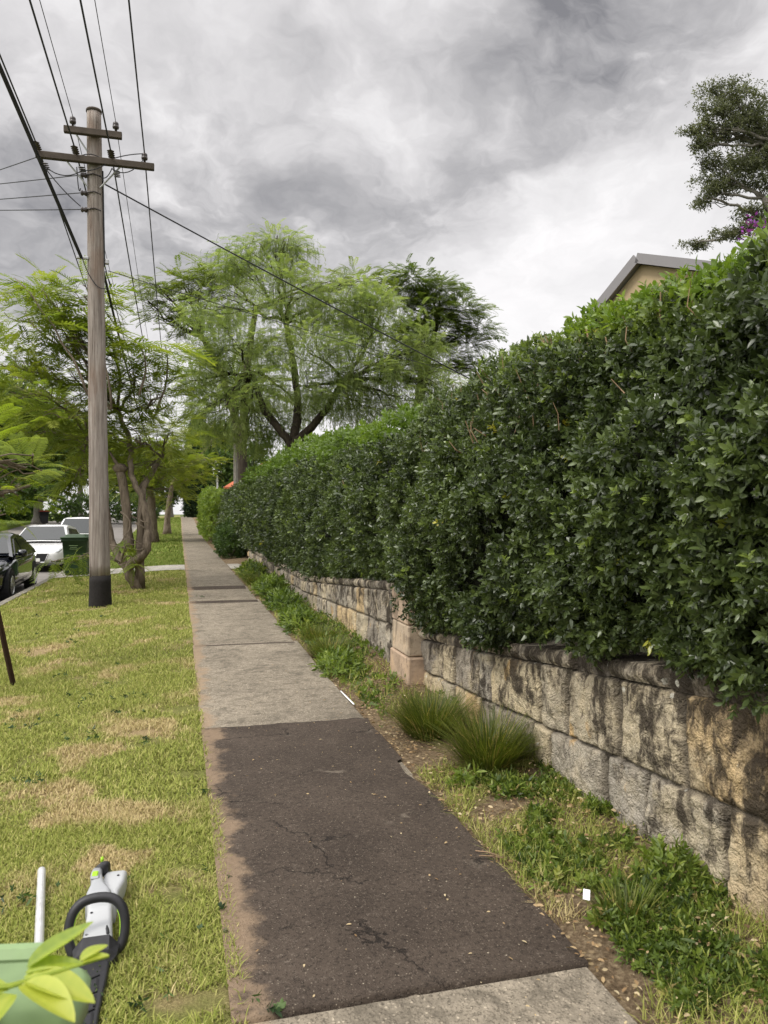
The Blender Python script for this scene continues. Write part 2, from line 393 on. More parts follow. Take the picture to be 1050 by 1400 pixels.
def asphalt_mat():
    m, t, o = new_mat('asphalt_patch'); p = t.pos()
    v = t.n('ShaderNodeTexVoronoi', {'Vector': p, 'Scale': 105.0}); rnd = t.n('ShaderNodeSeparateColor', {0: v.outputs['Color']}).outputs[0]
    stone = t.smooth(v.outputs['Distance'], .15, .42, 1, 0)
    base = t.ramp(t.noise(p, 2.2, 6, .6, .4), [(.3, (.040, .030, .023)), (.7, (.072, .055, .042))])
    base = t.mix(t.math('MULTIPLY', stone, t.smooth(rnd, .2, .8, 0, .8)), base, (.135, .108, .083))
    base = t.mix(t.math('MULTIPLY', stone, t.smooth(rnd, .93, .97, 0, .6)), base, (.33, .28, .21))
    base = t.mix(t.smooth(t.noise(p, 62, 5, .8), .5, .62, 0, .75), base, (.016, .012, .009))
    base = t.mix(t.smooth(t.noise(p, 47, 5, .8), .56, .68, 0, .6), base, (.17, .14, .11))
    # pale seeds and grit lying in scattered patches
    v2 = t.n('ShaderNodeTexVoronoi', {'Vector': p, 'Scale': 34.0}); r2 = t.n('ShaderNodeSeparateColor', {0: v2.outputs['Color']}).outputs[1]
    base = t.mix(t.math('MULTIPLY', t.smooth(v2.outputs['Distance'], .07, .11, 1, 0), t.math('MULTIPLY', t.smooth(r2, .82, .87), t.smooth(t.noise(p, 1.8, 3), .4, .6))), base, (.5, .44, .33))
    # cracks
    wv_ = t.n('ShaderNodeTexNoise', {'Vector': p, 'Scale': 4.0, 'Detail': 6.0, 'Roughness': .65}).outputs['Color']
    off = t.n('ShaderNodeVectorMath', {0: wv_}, operation='SCALE'); t.set(off, 'Scale', .28)
    pc = t.n('ShaderNodeVectorMath', {0: p, 1: off.outputs[0]}, operation='ADD').outputs[0]
    e = t.n('ShaderNodeTexVoronoi', {'Vector': pc, 'Scale': 1.15}, feature='DISTANCE_TO_EDGE').outputs[0]
    ck = t.math('MULTIPLY', t.smooth(e, .002, .007, 1, 0), t.smooth(t.noise(p, 1.6, 2), .46, .56))
    base = t.mix(t.math('MULTIPLY', ck, .85), base, (.013, .01, .008))
    fringe = t.math('MULTIPLY', t.smooth(e, .007, .02, 1, 0), t.smooth(t.noise(p, 2.5, 3), .55, .66, 0, .35))
    base = t.mix(t.math('MULTIPLY', fringe, t.math('SUBTRACT', 1.0, ck)), base, (.26, .22, .17))
    # soil washed over the left edge, worn thin by feet
    sx = t.n('ShaderNodeSeparateXYZ', {0: p}).outputs[0]
    d = t.math('ADD', sx, t.math('MULTIPLY', t.math('SUBTRACT', t.noise(p, 3.2, 9, .68), .5), .6))
    soil = t.mix(t.noise(p, 70, 4, .7), (.12, .08, .05), (.27, .2, .135))
    base = t.mix(t.smooth(d, .20, .29, .92, 0), base, soil)
    hgt = t.math('SUBTRACT', t.math('ADD', stone, t.noise(p, 60, 4, .7)), t.math('MULTIPLY', ck, 3.0))
    finish(t, o, base, .9, .2, hgt, .6, .006); return m
M['asphalt'] = asphalt_mat()

def road_mat():
    m, t, o = new_mat('road_asphalt'); p = t.pos()
    c = t.ramp(t.noise(p, .9, 6, .6), [(.3, (.13, .12, .108)), (.7, (.19, .175, .16))])
    c = t.mix(t.smooth(t.noise(p, 90, 2, .7), .5, .75, 0, .4), c, (.3, .28, .25))
    finish(t, o, c, .9, .2, t.noise(p, 90, 2), .4, .01); return m
M['road'] = road_mat()

def dry_mask(t, p):
    d = t.noise(p, 1.15, 5, .62, .25)
    jit = t.n('ShaderNodeVectorMath', {0: p, 1: t.n('ShaderNodeTexNoise', {'Vector': p, 'Scale': 2.4, 'Detail': 5.0}).outputs['Color']}, operation='ADD').outputs[0]
    for (u, v, r) in ((150, 1105, .42), (210, 1000, .30), (90, 1070, .22), (120, 1030, .25), (60, 885, .45), (160, 925, .35), (190, 880, .28), (240, 1045, .16), (140, 1180, .2), (20, 980, .35)):
        c = G(u, v, -.02); q = t.n('ShaderNodeVectorMath', {0: jit, 1: (c[0] + .5, c[1] + .5, c[2] + .5)}, operation='DISTANCE').outputs['Value']
        d = t.math('ADD', d, t.smooth(q, r * .35, r * 1.1, .20, 0))   # scalped and worn patches of the lawn
    return d
def soil_mat():
    m, t, o = new_mat('lawn_soil'); p = t.pos(); d = dry_mask(t, p); f = t.noise(p, 42, 5, .7)
    f2 = t.noise(p, 130, 4, .75); f = t.math('ADD', t.math('MULTIPLY', f, .5), t.math('MULTIPLY', t.smooth(f2, .35, .65), .5)); green = t.mix(f, (.07, .08, .022), (.27, .27, .08)); straw = t.mix(f, (.15, .10, .05), (.50, .39, .21))
    c = t.mix(t.smooth(d, .48, .66), green, straw)
    c = t.mix(t.smooth(t.noise(p, 3.4, 6, .7), .62, .72, 0, .8), c, (.11, .075, .045))
    finish(t, o, c, .95, .1, f, .7, .02); return m
M['soil'] = soil_mat()
def grass_mat(name, g1, g2, s1, s2, lo=.42, hi=.64):
    m, t, o = new_mat(name); p = t.pos(); d = dry_mask(t, p); a = t.attr('r')
    k = t.math('ADD', t.smooth(d, lo, hi), t.math('MULTIPLY', t.math('SUBTRACT', a, .5), 1.1), clamp=True)
    g = t.mix(a, g1, g2); s_ = t.mix(a, s1, s2); c = t.mix(k, g, s_)
    finish(t, o, c, .75, .15, trans=.25, tcol=c); return m
M['grass'] = grass_mat('lawn_grass', (.16, .195, .036), (.39, .42, .095), (.33, .26, .115), (.60, .49, .26), .51, .70)
M['grass2'] = grass_mat('far_grass', (.08, .13, .02), (.22, .29, .05), (.2, .2, .06), (.38, .35, .13), .58, .8)
def mulch_mat():
    m, t, o = new_mat('wall_foot_soil'); p = t.pos(); f = t.noise(p, 38, 6, .72)
    c = t.ramp(f, [(.3, (.055, .036, .02)), (.5, (.16, .115, .07)), (.72, (.36, .28, .175))])
    v = t.n('ShaderNodeTexVoronoi', {'Vector': p, 'Scale': 26.0}); r_ = t.n('ShaderNodeSeparateColor', {0: v.outputs['Color']}).outputs[0]
    c = t.mix(t.math('MULTIPLY', t.smooth(v.outputs['Distance'], .2, .3, 1, 0), t.smooth(r_, .7, .8)), c, (.4, .3, .17))
    finish(t, o, c, .95, .1, f, .9, .03); return m
M['mulch'] = mulch_mat()
M['garden'] = plain('garden_soil', (.05, .055, .025), .95, .1, var=.5)
M['far_ground'] = plain('far_ground', (.08, .10, .035), .95, .1, var=.4, scale=.3)

def stone_mat(name, dressed=False):
    m, t, o = new_mat(name); p = t.pos(); a = t.attr('r')
    jt = t.attr('j')
    if dressed: col = t.ramp(t.math('ADD', t.math('MULTIPLY', a, .6), t.math('MULTIPLY', t.noise(p, 3, 5), .4)), [(.2, (.36, .265, .185)), (.5, (.43, .325, .24)), (.8, (.42, .35, .26))])
    else: col = t.ramp(a, [(0, (.20, .175, .145)), (.25, (.31, .275, .225)), (.5, (.46, .40, .305)), (.7, (.36, .325, .27)), (.9, (.52, .44, .30)), (1, (.52, .38, .21))])
    big = t.noise(p, 4.5, 7, .65, .4)
    col = t.mix(1.0, col, t.ramp(big, [(.3, (.66, .64, .61)), (.5, (1, 1, 1)), (.7, (1.3, 1.25, 1.15))]), 'MULTIPLY')
    if not dressed:
        col = t.mix(t.smooth(t.noise(t.pos((1, 1, .5)), 3.0, 5, .6, .5), .63, .70, 0, .7), col, (.50, .30, .10))   # iron bands
        col = t.mix(t.smooth(t.noise(p, 2.6, 5, .6), .54, .64, 0, .65), col, (.56, .47, .32))
    # black weathering that has run down from the coping
    st = t.math('ADD', t.math('MULTIPLY', t.noise(t.pos((5, 5, 1.5)), 1.5, 8, .68, .6), .52), t.math('MULTIPLY', t.noise(p, 4.2, 8, .72, .8), .48))
    zz = t.n('ShaderNodeSeparateXYZ', {0: p}).outputs[2]
    run = t.math('ADD', st, t.smooth(zz, .0, .85, -.03, .06))
    wk = .45 if dressed else .93
    col = t.mix(t.smooth(run, .482 if not dressed else .53, .585, 0, wk), col, (.05, .04, .031))
    col = t.mix(t.smooth(t.noise(p, 21, 6, .7), .57, .7, 0, .55), col, (.06, .05, .04))
    # pale lichen dots
    v = t.n('ShaderNodeTexVoronoi', {'Vector': p, 'Scale': 12.0}); r_ = t.n('ShaderNodeSeparateColor', {0: v.outputs['Color']}).outputs[0]
    dst = t.math('ADD', v.outputs['Distance'], t.math('MULTIPLY', t.math('SUBTRACT', t.noise(p, 50, 3), .5), .3))
    col = t.mix(t.math('MULTIPLY', t.smooth(dst, .13, .2, 1, 0), t.smooth(r_, .86, .9, 0, .8)), col, (.6, .58, .5))
    col = t.mix(t.math('MULTIPLY', jt, .88), col, t.mix(t.noise(p, 8, 4), (.03, .025, .019), (.16, .135, .105)))
    vr = t.n('ShaderNodeTexVoronoi', {'Vector': t.n('ShaderNodeVectorMath', {0: p, 1: t.n('ShaderNodeTexNoise', {'Vector': p, 'Scale': 9.0, 'Detail': 4.0}).outputs['Color']}, operation='ADD').outputs[0], 'Scale': 13.0}).outputs[0]
    h = t.math('ADD', t.math('ADD', t.math('MULTIPLY', t.noise(p, 26, 8, .7, .4), 1.0), t.math('MULTIPLY', t.noise(p, 8, 5), 1.5)), t.math('MULTIPLY', vr, .0 if dressed else .7))
    finish(t, o, col, .92, .12, h, .35 if dressed else .9, .022); return m
M['stone'] = stone_mat('sandstone'); M['stone_dressed'] = stone_mat('dressed_sandstone', True)

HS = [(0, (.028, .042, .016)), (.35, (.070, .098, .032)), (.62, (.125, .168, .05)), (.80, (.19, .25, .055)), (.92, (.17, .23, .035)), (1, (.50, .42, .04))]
M['hedge'] = leafmat('hedge_leaf', HS, .33, .55, .25)
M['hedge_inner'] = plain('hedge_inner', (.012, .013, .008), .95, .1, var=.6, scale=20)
M['lime'] = leafmat('lime_leaf', [(0, (.06, .10, .015)), (.5, (.13, .2, .03)), (1, (.26, .33, .05))], .4, .45, .35)
M['midleaf'] = leafmat('shrub_leaf', [(0, (.03, .055, .014)), (.5, (.065, .11, .022)), (1, (.13, .19, .035))], .5, .35, .3)
M['jac'] = leafmat('jacaranda_leaf', [(0, (.08, .12, .02)), (.5, (.16, .205, .03)), (1, (.28, .30, .055))], .6, .25, .45, 1.6)
M['jac_young'] = leafmat('young_jacaranda_leaf', [(0, (.13, .19, .025)), (.5, (.24, .30, .035)), (1, (.38, .41, .05))], .6, .25, .5)
M['jac_far'] = leafmat('street_tree_leaf', [(0, (.07, .10, .016)), (.5, (.14, .175, .026)), (1, (.24, .25, .04))], .6, .25, .45, 1.6)
M['pepper'] = leafmat('pepper_tree_leaf', [(0, (.10, .138, .048)), (.5, (.18, .23, .082)), (1, (.30, .34, .13))], .6, .25, .5)
M['feather'] = leafmat('feathery_leaf', [(0, (.05, .075, .018)), (.5, (.10, .14, .028)), (1, (.17, .21, .04))], .6, .25, .4)
M['gum'] = leafmat('gum_leaf', [(0, (.055, .062, .034)), (.5, (.10, .11, .058)), (1, (.18, .19, .095))], .5, .3, .35)
M['cypress'] = leafmat('cypress_leaf', [(0, (.008, .018, .008)), (.6, (.018, .036, .013)), (1, (.045, .075, .022))], .7, .2, .1)
M['weed'] = leafmat('weed_leaf', [(0, (.035, .06, .012)), (.4, (.10, .15, .026)), (.75, (.20, .26, .045)), (.92, (.33, .34, .09)), (1, (.42, .33, .15))], .45, .4, .35)
M['tussock'] = leafmat('tussock_blade', [(0, (.055, .075, .014)), (.55, (.12, .15, .022)), (.85, (.22, .22, .045)), (1, (.42, .31, .13))], .55, .35, .35)
M['litter'] = leafmat('leaf_litter', [(0, (.09, .055, .03)), (.4, (.25, .16, .08)), (.75, (.42, .31, .17)), (1, (.52, .44, .28))], .8, .2, .15)
M['cut'] = leafmat('cut_leaf', [(0, (.022, .045, .018)), (.7, (.06, .11, .03)), (1, (.2, .28, .06))], .5, .4, .25)
M['fresh'] = leafmat('fresh_leaf', [(0, (.17, .25, .03)), (.5, (.30, .37, .045)), (1, (.42, .45, .07))], .38, .45, .4)
M['bark'] = bark('jacaranda_bark', (.085, .065, .048), (.27, .22, .165))
M['bark_dark'] = bark('dark_bark', (.025, .02, .015), (.075, .06, .045))
M['bark_grey'] = bark('grey_bark', (.10, .09, .075), (.27, .25, .215))
M['twig'] = plain('dry_twig', (.25, .17, .105), .85, .15, var=.4, scale=30)
def pole_mat():
    m, t, o = new_mat('weathered_timber'); n = t.noise(t.obj((9, 9, .45)), 2.2, 9, .7, .15); n2 = t.noise(t.obj((30, 30, .6)), 2.0, 5, .7)
    c = t.ramp(n, [(.3, (.12, .098, .083)), (.5, (.26, .225, .197)), (.7, (.40, .365, .33))])
    c = t.mix(t.smooth(n2, .56, .68, 0, .8), c, (.05, .037, .03))
    c = t.mix(t.smooth(t.noise(t.obj((2, 2, .5)), 1.2, 4), .5, .66, 0, .5), c, (.20, .125, .085))
    finish(t, o, c, .95, .1, t.math('ADD', n, n2), .8, .02); return m
M['pole'] = pole_mat()
M['arm'] = plain('crossarm_timber', (.085, .07, .058), .95, .1, var=.5, scale=5)
M['tar'] = plain('tar_band', (.012, .010, .009), .8, .3, var=.5, scale=14, bump=.5)
M['insul'] = plain('insulator', (.045, .035, .032), .3, .5)
M['wire'] = plain('wire_black', (.018, .018, .02), .6, .3, var=.2)
M['galv'] = plain('galvanised_steel', (.42, .42, .42), .45, .5, .8)
M['tube'] = plain('aluminium_tube', (.66, .66, .66), .4, .5, .6, var=.1)
M['rubber'] = plain('rubber', (.013, .013, .014), .8, .3, var=.2)
M['blackplastic'] = plain('black_plastic', (.018, .018, .02), .5, .4, var=.15, scale=20)
M['greyplastic'] = plain('grey_plastic', (.30, .31, .32), .5, .4, var=.08)
M['lightgrey'] = plain('light_grey_plastic', (.40, .41, .415), .5, .4, var=.06)
M['greenplastic'] = plain('green_plastic', (.28, .50, .02), .45, .4, var=.08)
M['bin_dark'] = plain('dark_green_plastic', (.018, .045, .014), .5, .4, var=.2)
M['bin_light'] = plain('faded_green_plastic', (.20, .285, .135), .6, .3, var=.22, scale=14, bump=.08)
M['bin_red'] = plain('red_plastic', (.30, .03, .02), .5, .4)
M['carblack'] = plain('black_paint', (.006, .008, .013), .12, .5, 0, 1.0, var=.1)
M['carwhite'] = plain('white_paint', (.72, .72, .71), .25, .5, 0, .8, var=.03)
M['glass'] = plain('car_glass', (.012, .016, .015), .05, .42, var=.1)
M['chrome'] = plain('chrome', (.7, .7, .7), .15, .5, 1.0, var=.05)
M['rim'] = plain('alloy_rim', (.48, .48, .48), .3, .5, .8, var=.05)
M['lamp'] = plain('headlamp', (.45, .47, .48), .08, .8, .3)
M['plate'] = plain('number_plate', (.75, .75, .70), .5, .3, var=.04)
M['rusty'] = plain('rusty_picket', (.055, .032, .022), .85, .2, var=.5, scale=12)
M['white'] = plain('white_plastic', (.8, .8, .8), .5, .4, var=.04)
M['whitepole'] = plain('white_paint_pole', (.72, .72, .70), .5, .4, var=.05)
M['render_tan'] = plain('tan_cladding', (.40, .31, .19), .85, .2, var=.12)
M['fascia'] = plain('grey_fascia', (.21, .20, .205), .6, .3, var=.06)
M['rooftile'] = plain('roof_tiles', (.15, .12, .11), .8, .2, var=.2)
M['brick'] = plain('orange_brick', (.44, .15, .07), .9, .15, var=.3, scale=6)
M['terracotta'] = plain('terracotta_tiles', (.40, .12, .06), .85, .2, var=.3, scale=6)
M['petal'] = plain('white_petal', (.85, .85, .82), .6, .3, var=.03)
M['purple'] = leafmat('purple_petal', [(0, (.10, .02, .16)), (1, (.28, .05, .36))], .6, .3, .3)

# ---------------------------------------------------------------- ground heights
def zg(s): return 0.95 * sstep(42, 86, s)
def hz(x, s):
    x = np.asarray(x, float); s = np.asarray(s, float)
    h = zg(s) - .15 * np.clip((-.3 - x) / 2.8, 0, 1)
    b = .035 * (fbm(xyz(x * .9, s * .9, 0), 3, 3) - .5) * np.clip((.1 - x) * 4, 0, 1)
    return h + b
def hr(x, s):   # foot of the wall
    x = np.asarray(x, float); s = np.asarray(s, float)
    return zg(s) - .012 + .055 * np.clip((x - 1.4) / .6, 0, 1) + .03 * (fbm(xyz(x * 4, s * 4, 0), 8, 3) - .5)
def gridxy(x0, x1, nx, ys, hf, dzv=0.0):
    X, S = np.meshgrid(np.linspace(x0, x1, nx), ys, indexing='ij')
    return np.stack([X, S, hf(X.ravel(), S.ravel()).reshape(X.shape) + dzv], -1)
YS = np.concatenate([np.arange(-4, 12, .1), np.arange(12, 40, .4), np.arange(40, 96, 2), [110, 140]])

mb = MB(); mb.grid(np.array([[(x, y, -1.2) for y in (-900, 900)] for x in (-900, 900)])); mb.build('ground', M['far_ground'], kind='structure')
mb = MB(); mb.grid(gridxy(-3.12, .16, 34, YS, hz, -.006)); mb.build('verge', M['soil'], kind='structure', smooth=True)
mb = MB(); mb.grid(gridxy(1.33, 2.35, 16, YS, hr)); mb.build('wall_foot_ground', M['mulch'], kind='structure', smooth=True)
mb = MB(); mb.grid(gridxy(-13.0, -3.55, 4, YS, lambda x, s: zg(s) - .36)); mb.build('road', M['road'], kind='structure')
mb = MB()
P = [(-3.56, -.352), (-3.30, -.338), (-3.285, -.17), (-3.27, -.15), (-3.12, -.142), (-3.12, -.4)]
mb.grid(np.array([[(x, y, z + zg(y)) for y in YS] for x, z in P]), flip=False); mb.build('kerb', M['kerb'], kind='structure')
P = [(-13.0, -.36), (-13.02, -.15), (-13.2, -.14), (-16, -.05), (-22, .5), (-60, 2.2)]
mb = MB(); mb.grid(np.array([[(x, y, z + zg(y) * 1.0) for y in YS] for x, z in P][::-1])); mb.build('far_verge', M['grass2'], kind='structure', smooth=True)
P = [(2.45, -.5), (2.46, .40), (3.2, .5), (8, .6), (70, .9)]
mb = MB(); mb.grid(np.array([[(x, y, z + zg(y) * .8) for y in YS] for x, z in P][::-1])); mb.build('garden_ground', M['garden'], kind='structure', smooth=True)

# footpath slabs
joints = [-3.2, -1.6, 0.1, 2.36, 5.58, 6.95, 9.02, 11.3, 13.55, 16.2, 18.6, 21.0, 23.2, 25.4, 27.6, 30, 32.4, 34.8, 37.2, 40, 43, 46, 50, 54, 58, 63, 68, 74, 80, 88, 100]
mb = MB()
for i, (a, b) in enumerate(zip(joints[:-1], joints[1:])):
    r = random.Random(i * 3 + 1)
    if i == 3: d0, d1 = -.012, -.010       # lies under the asphalt
    else: d0, d1 = r.uniform(-.004, .006), r.uniform(-.004, .012)
    if i in (5, 7): d1 += .03
    if i in (6, 8): d0 -= .02
    ys = np.linspace(a + .007, b - .007, max(3, int((b - a) / .5)))
    f = (ys - a) / (b - a); zz = zg(ys) + d0 + (d1 - d0) * f
    x0, x1 = .15, 1.35
    prof = [(x0, -.15), (x0, -.008), (x0 + .008, 0), (x1 - .008, 0), (x1, -.008), (x1, -.15)]
    rows = [[(x, y, z + q) for x, q in prof] for y, q in zip(ys, zz) for z in [0]] if False else [[(px, y, pz + q) for px, pz in prof] for y, q in zip(ys, zz)]
    ends = [[(px, ys[0], -.15 + zz[0]) for px, pz in prof]], [[(px, ys[-1], -.15 + zz[-1]) for px, pz in prof]]
    mb.grid(np.array(ends[0] + rows + ends[1]), flip=True)
mb.build('footpath', M['concrete'], kind='structure')
# asphalt repair with an uneven right edge
ys = np.linspace(2.365, 5.60, 90); nx = 30
e = np.array([1.36 + .05 * (fbm(xyz([y * 3], [0.], [0.]), 5, 4)[0] - .5) - (.16 * math.exp(-((y - 4.45) / .3) ** 2) if y < 4.6 else .0) * .35 for y in ys])
P = np.array([[(.153 + (ex - .153) * k / (nx - 1), y, .006 + .006 * math.sin(math.pi * min(1, k / (nx - 1))) + .006 * (fbm(xyz([k * .15], [y * 3], [0.]), 4, 3)[0] - .5)) for k in range(nx)] for y, ex in zip(ys, e)])
P[0, :, 1] += .03 * (fbm(xyz(np.arange(nx) * .5, 0., 0.), 15, 3) - .5); P[-1, :, 1] += .06 * (fbm(xyz(np.arange(nx) * .45, 3., 0.), 16, 3) - .5)
sk = np.concatenate([P[:1] - (0, 0, .03), P, P[-1:] - (0, 0, .03)])
mb = MB(); mb.grid(sk, flip=True); mb.build('asphalt_patch', M['asphalt'], kind='structure', smooth=True)
# thin asphalt ramps packed at lifted joints
mb = MB()
for y, wd in ((9.0, .22), (13.5, .42), (16.15, .5)):
    xs = np.linspace(.17, 1.3, 14); pr = []
    for k, q in enumerate((0, .15, .8, 1)):
        pr.append([(x, y - wd + wd * q * (1 + .15 * (hash01(int(x * 50) + k) - .5)), .002 + (.022 if 0 < q < 1 else .0) + .012 * (q > .5)) for x in xs])
    mb.grid(np.array(pr), flip=True)
mb.build('path_repair', M['asphalt'], kind='structure')
mb = MB()
for x0, x1 in ((-3.1, .148), (1.352, 2.0)):
    ys = (21.1, 23.1); xs = np.linspace(x0, x1, 8)
    mb.grid(np.array([[(x, y, .018 - .15 * min(1, max(0, (-.3 - x) / 2.8))) for x in xs] for y in ys]), flip=True)
mb.grid(np.array([[(x, y, z) for x, z in ((-3.5, -.33), (-3.1, -.125))] for y in (21.1, 23.1)]), flip=True)
mb.build('driveway', M['drive'], kind='structure')

# ---------------------------------------------------------------- sandstone retaining wall
def top_near(s): return .92 - .103 * (s - 2.4)
def top_far(s): return np.maximum(.86 - .07 * (np.asarray(s, float) - 7.3), .46)
wall = thing('retaining_wall', 'long weathered sandstone block retaining wall under the hedge beside the footpath', 'wall', (2.1, 6, 0))
def wall_face(s0, s1, ds, lines, joint_lists, xw, dzv, seed, amp=.03):
    """lines: list of functions of s from the base up; returns grid points and attributes"""
    S = np.arange(s0, s1 + ds / 2, ds); ztop = lines[-1](S); n = int(1.05 / dzv); T = np.linspace(0, 1, n)
    SS, TT = np.meshgrid(S, T, indexing='ij'); Z = lines[0](SS) + (lines[-1](SS) - lines[0](SS)) * TT
    wob = .022 * (fbm(xyz(SS.ravel() * 3, Z.ravel() * 3, 0), seed + 40, 3) - .5).reshape(SS.shape)
    D = np.full(SS.shape, 9.); tone = np.zeros(SS.shape); prot = np.zeros(SS.shape)
    for k in range(len(lines) - 1):
        b, t = lines[k](SS), lines[k + 1](SS); m = (Z >= b - 1e-6) & (Z <= t + 1e-6)
        js = np.array(joint_lists[k]); idx = np.searchsorted(js, SS + wob)
        dl = np.minimum(np.abs(SS + wob - js[np.clip(idx - 1, 0, len(js) - 1)]), np.abs(SS + wob - js[np.clip(idx, 0, len(js) - 1)]))
        dv = np.minimum(np.abs(Z + wob - b) if k else 9, np.abs(t - Z - wob))
        d = np.minimum(dl * .75, dv * 1.7); D = np.where(m, d, D); hh = hash01(idx * 131 + k * 977 + seed * 31)
        tone = np.where(m, np.clip(hh + (.14 if k == 0 else 0), 0, 1), tone); prot = np.where(m, hash01(idx * 57 + k * 331 + seed), prot)
    p3 = xyz(SS.ravel(), Z.ravel(), prot.ravel() * 7)
    rough = (fbm(p3 * 5.5, seed, 4) - .5) * 1.4 + (fbm(p3 * 17, seed + 9, 4, .6) - .5) * .55 + (np.abs(fbm(p3 * 9, seed + 5, 3) - .5)) * .7
    rough = rough.reshape(SS.shape); pil = 1 - np.exp(-(D / .013) ** 2); pil2 = 1 - np.exp(-(D / .06) ** 2)
    disp = pil * (.022 + .022 * prot) + pil2 * .008 + rough * amp * 1.5 * (.35 + .65 * pil)
    X = xw - disp
    J = np.exp(-(D / .0145) ** 2)
    return np.stack([X, SS, Z], -1), tone, J
def add_wall(name, mat, pieces, parent, **pr):
    m = MB(); J = []
    for P, tone, j in pieces:
        # cap: run the top back into the bank, close both ends
        top = P[:, -1:, :] + (.3, 0, .012); P2 = np.concatenate([P, top], 1); t2 = np.concatenate([tone, tone[:, -1:]], 1); j2 = np.concatenate([j, j[:, -1:]], 1)
        e0 = P2[:1] * (0, 1, 1) + (2.42, 0, 0); e1 = P2[-1:] * (0, 1, 1) + (2.42, 0, 0)
        P3 = np.concatenate([e0, P2, e1]); t3 = np.concatenate([t2[:1], t2, t2[-1:]]); j3 = np.concatenate([j2[:1], j2, j2[-1:]])
        m.grid(P3, t3, flip=True); J.append(j3.ravel())
    o = m.build(name, mat, parent, smooth=True, **pr)
    at = o.data.attributes.new('j', 'FLOAT', 'POINT'); at.data.foreach_set('value', np.concatenate(J).astype(np.float32))
    o.matrix_parent_inverse = Matrix.Translation(parent.location).inverted()
    return o
base = lambda s: np.full(np.shape(s), -.12)
c1 = lambda s: .405 - .062 * (s - 2.4)
c2 = lambda s: .825 - .098 * (s - 2.4)
JN1 = [2.3, 2.56, 3.1, 3.44, 4.02, 4.25, 4.85, 5.08, 5.62, 5.9, 6.5]
JN2 = [2.3, 2.83, 3.33, 3.84, 4.16, 4.88, 5.1, 5.62, 5.85, 6.5]
near = wall_face(2.34, 6.46, .011, [base, c1, c2], [JN1, JN2], 2.1, .011, 11)
near2 = wall_face(-3, 2.30, .03, [base, c1, c2], [[-3, -2.2, -1.5, -.8, -.1, .5, 1.1, 1.8, 2.32]] * 2, 2.16, .03, 15)
fc = lambda s: top_far(s) * .55 - .05
ft = lambda s: top_far(s) - .085
def jl(s0, s1, lo, hi, sd):
    r = random.Random(sd); q = [s0 - .01]
    while q[-1] < s1: q.append(q[-1] + r.uniform(lo, hi))
    return q
far = wall_face(6.98, 12, .02, [base, fc, ft], [jl(6.98, 12, .3, .75, 3), jl(6.98, 12, .25, .6, 4)], 2.08, .018, 21, .026)
far2 = wall_face(12.01, 23.6, .045, [base, fc, ft], [jl(12, 23.6, .3, .7, 5), jl(12, 23.6, .3, .65, 6)], 2.06, .03, 25, .03)
add_wall('block_face', M['stone'], [near, near2, far, far2], wall)
# coping stones on top
cn = wall_face(2.33, 6.46, .012, [lambda s: c2(s) + .006, top_near], [[2.3, 2.95, 3.42, 3.75, 4.3, 4.62, 5.0, 5.5, 5.9, 6.5]], 2.085, .012 * 9, 31, .022)
def coping(s0, s1, ds, lo, hi, js, xw, seed):
    S = np.arange(s0, s1, ds); n = 9; T = np.linspace(0, 1, n); SS, TT = np.meshgrid(S, T, indexing='ij'); Z = lo(SS) + (hi(SS) - lo(SS)) * TT
    jj = np.array(js); i = np.searchsorted(jj, SS); D = np.minimum(np.abs(SS - jj[np.clip(i - 1, 0, len(jj) - 1)]), np.abs(SS - jj[np.clip(i, 0, len(jj) - 1)]))
    h = hash01(i * 91 + seed); p3 = xyz(SS.ravel() * 8, Z.ravel() * 8, h.ravel() * 5); rg = (fbm(p3, seed, 4) - .5).reshape(SS.shape)
    pil = 1 - np.exp(-(D / .015) ** 2); rnd = np.sin(np.pi * np.clip(TT, .06, .94)) ** .4
    X = xw - pil * (.02 + .03 * h) * rnd - rg * .045; Z = Z + (h - .5) * .014 * pil
    return np.stack([X, SS, Z], -1), h * .55, np.exp(-(D / .008) ** 2)
cn = coping(2.33, 6.46, .012, lambda s: c2(s) + .004, top_near, [2.3, 2.95, 3.42, 3.75, 4.3, 4.62, 5.0, 5.5, 5.9, 6.5], 2.09, 31)
cf = coping(6.98, 23.6, .025, lambda s: ft(s) + .004, top_far, jl(6.98, 23.6, .35, .8, 8), 2.07, 33)
add_wall('coping', M['stone'], [cn, cf], wall)
# dressed pier where the wall steps
pier = MB()
for k, (z0, z1, y0, y1, xo) in enumerate(((-.12, .27, 6.42, 7.02, .0), (.275, .545, 6.46, 6.98, .012), (.55, .845, 6.48, 6.98, .006))):
    pier.box(((1.93 + xo + 2.4) / 2, (y0 + y1) / 2, (z0 + z1) / 2), (2.4 - 1.93 - xo, y1 - y0, z1 - z0), a=[.3, .8, .5][k], bev=.012)
po = pier.build('pier', M['stone_dressed'], wall); po.matrix_parent_inverse = Matrix.Translation(wall.location).inverted()
po['label'] = 'smooth dressed pinkish stone pier where the wall steps'
def wpart(m, name, mat, parent, smooth=False, **pr):
    """a part modelled in world coordinates under an unrotated thing"""
    o = m.build(name, mat, parent, smooth, **pr); o.matrix_parent_inverse = Matrix.Translation(parent.location).inverted(); return o

TS = [T_sprig(7, .42, .22, k) for k in range(5)]
def scatter(m, temps, pos, fwd, sc, a, up=(0, 0, 1), roll=True):
    n = len(pos); k = rng.integers(0, len(temps), n); rl = rng.uniform(-math.pi, math.pi, n) if roll is True else (rng.uniform(-roll, roll, n) if roll else None)
    rm = rot_from(fwd, rl, up)
    sc = np.asarray(sc, float)
    for i, T in enumerate(temps):
        q = k == i; m.inst(T, pos[q], rm[q], sc[q] if sc.ndim else sc, np.asarray(a)[q] if np.ndim(a) else a)

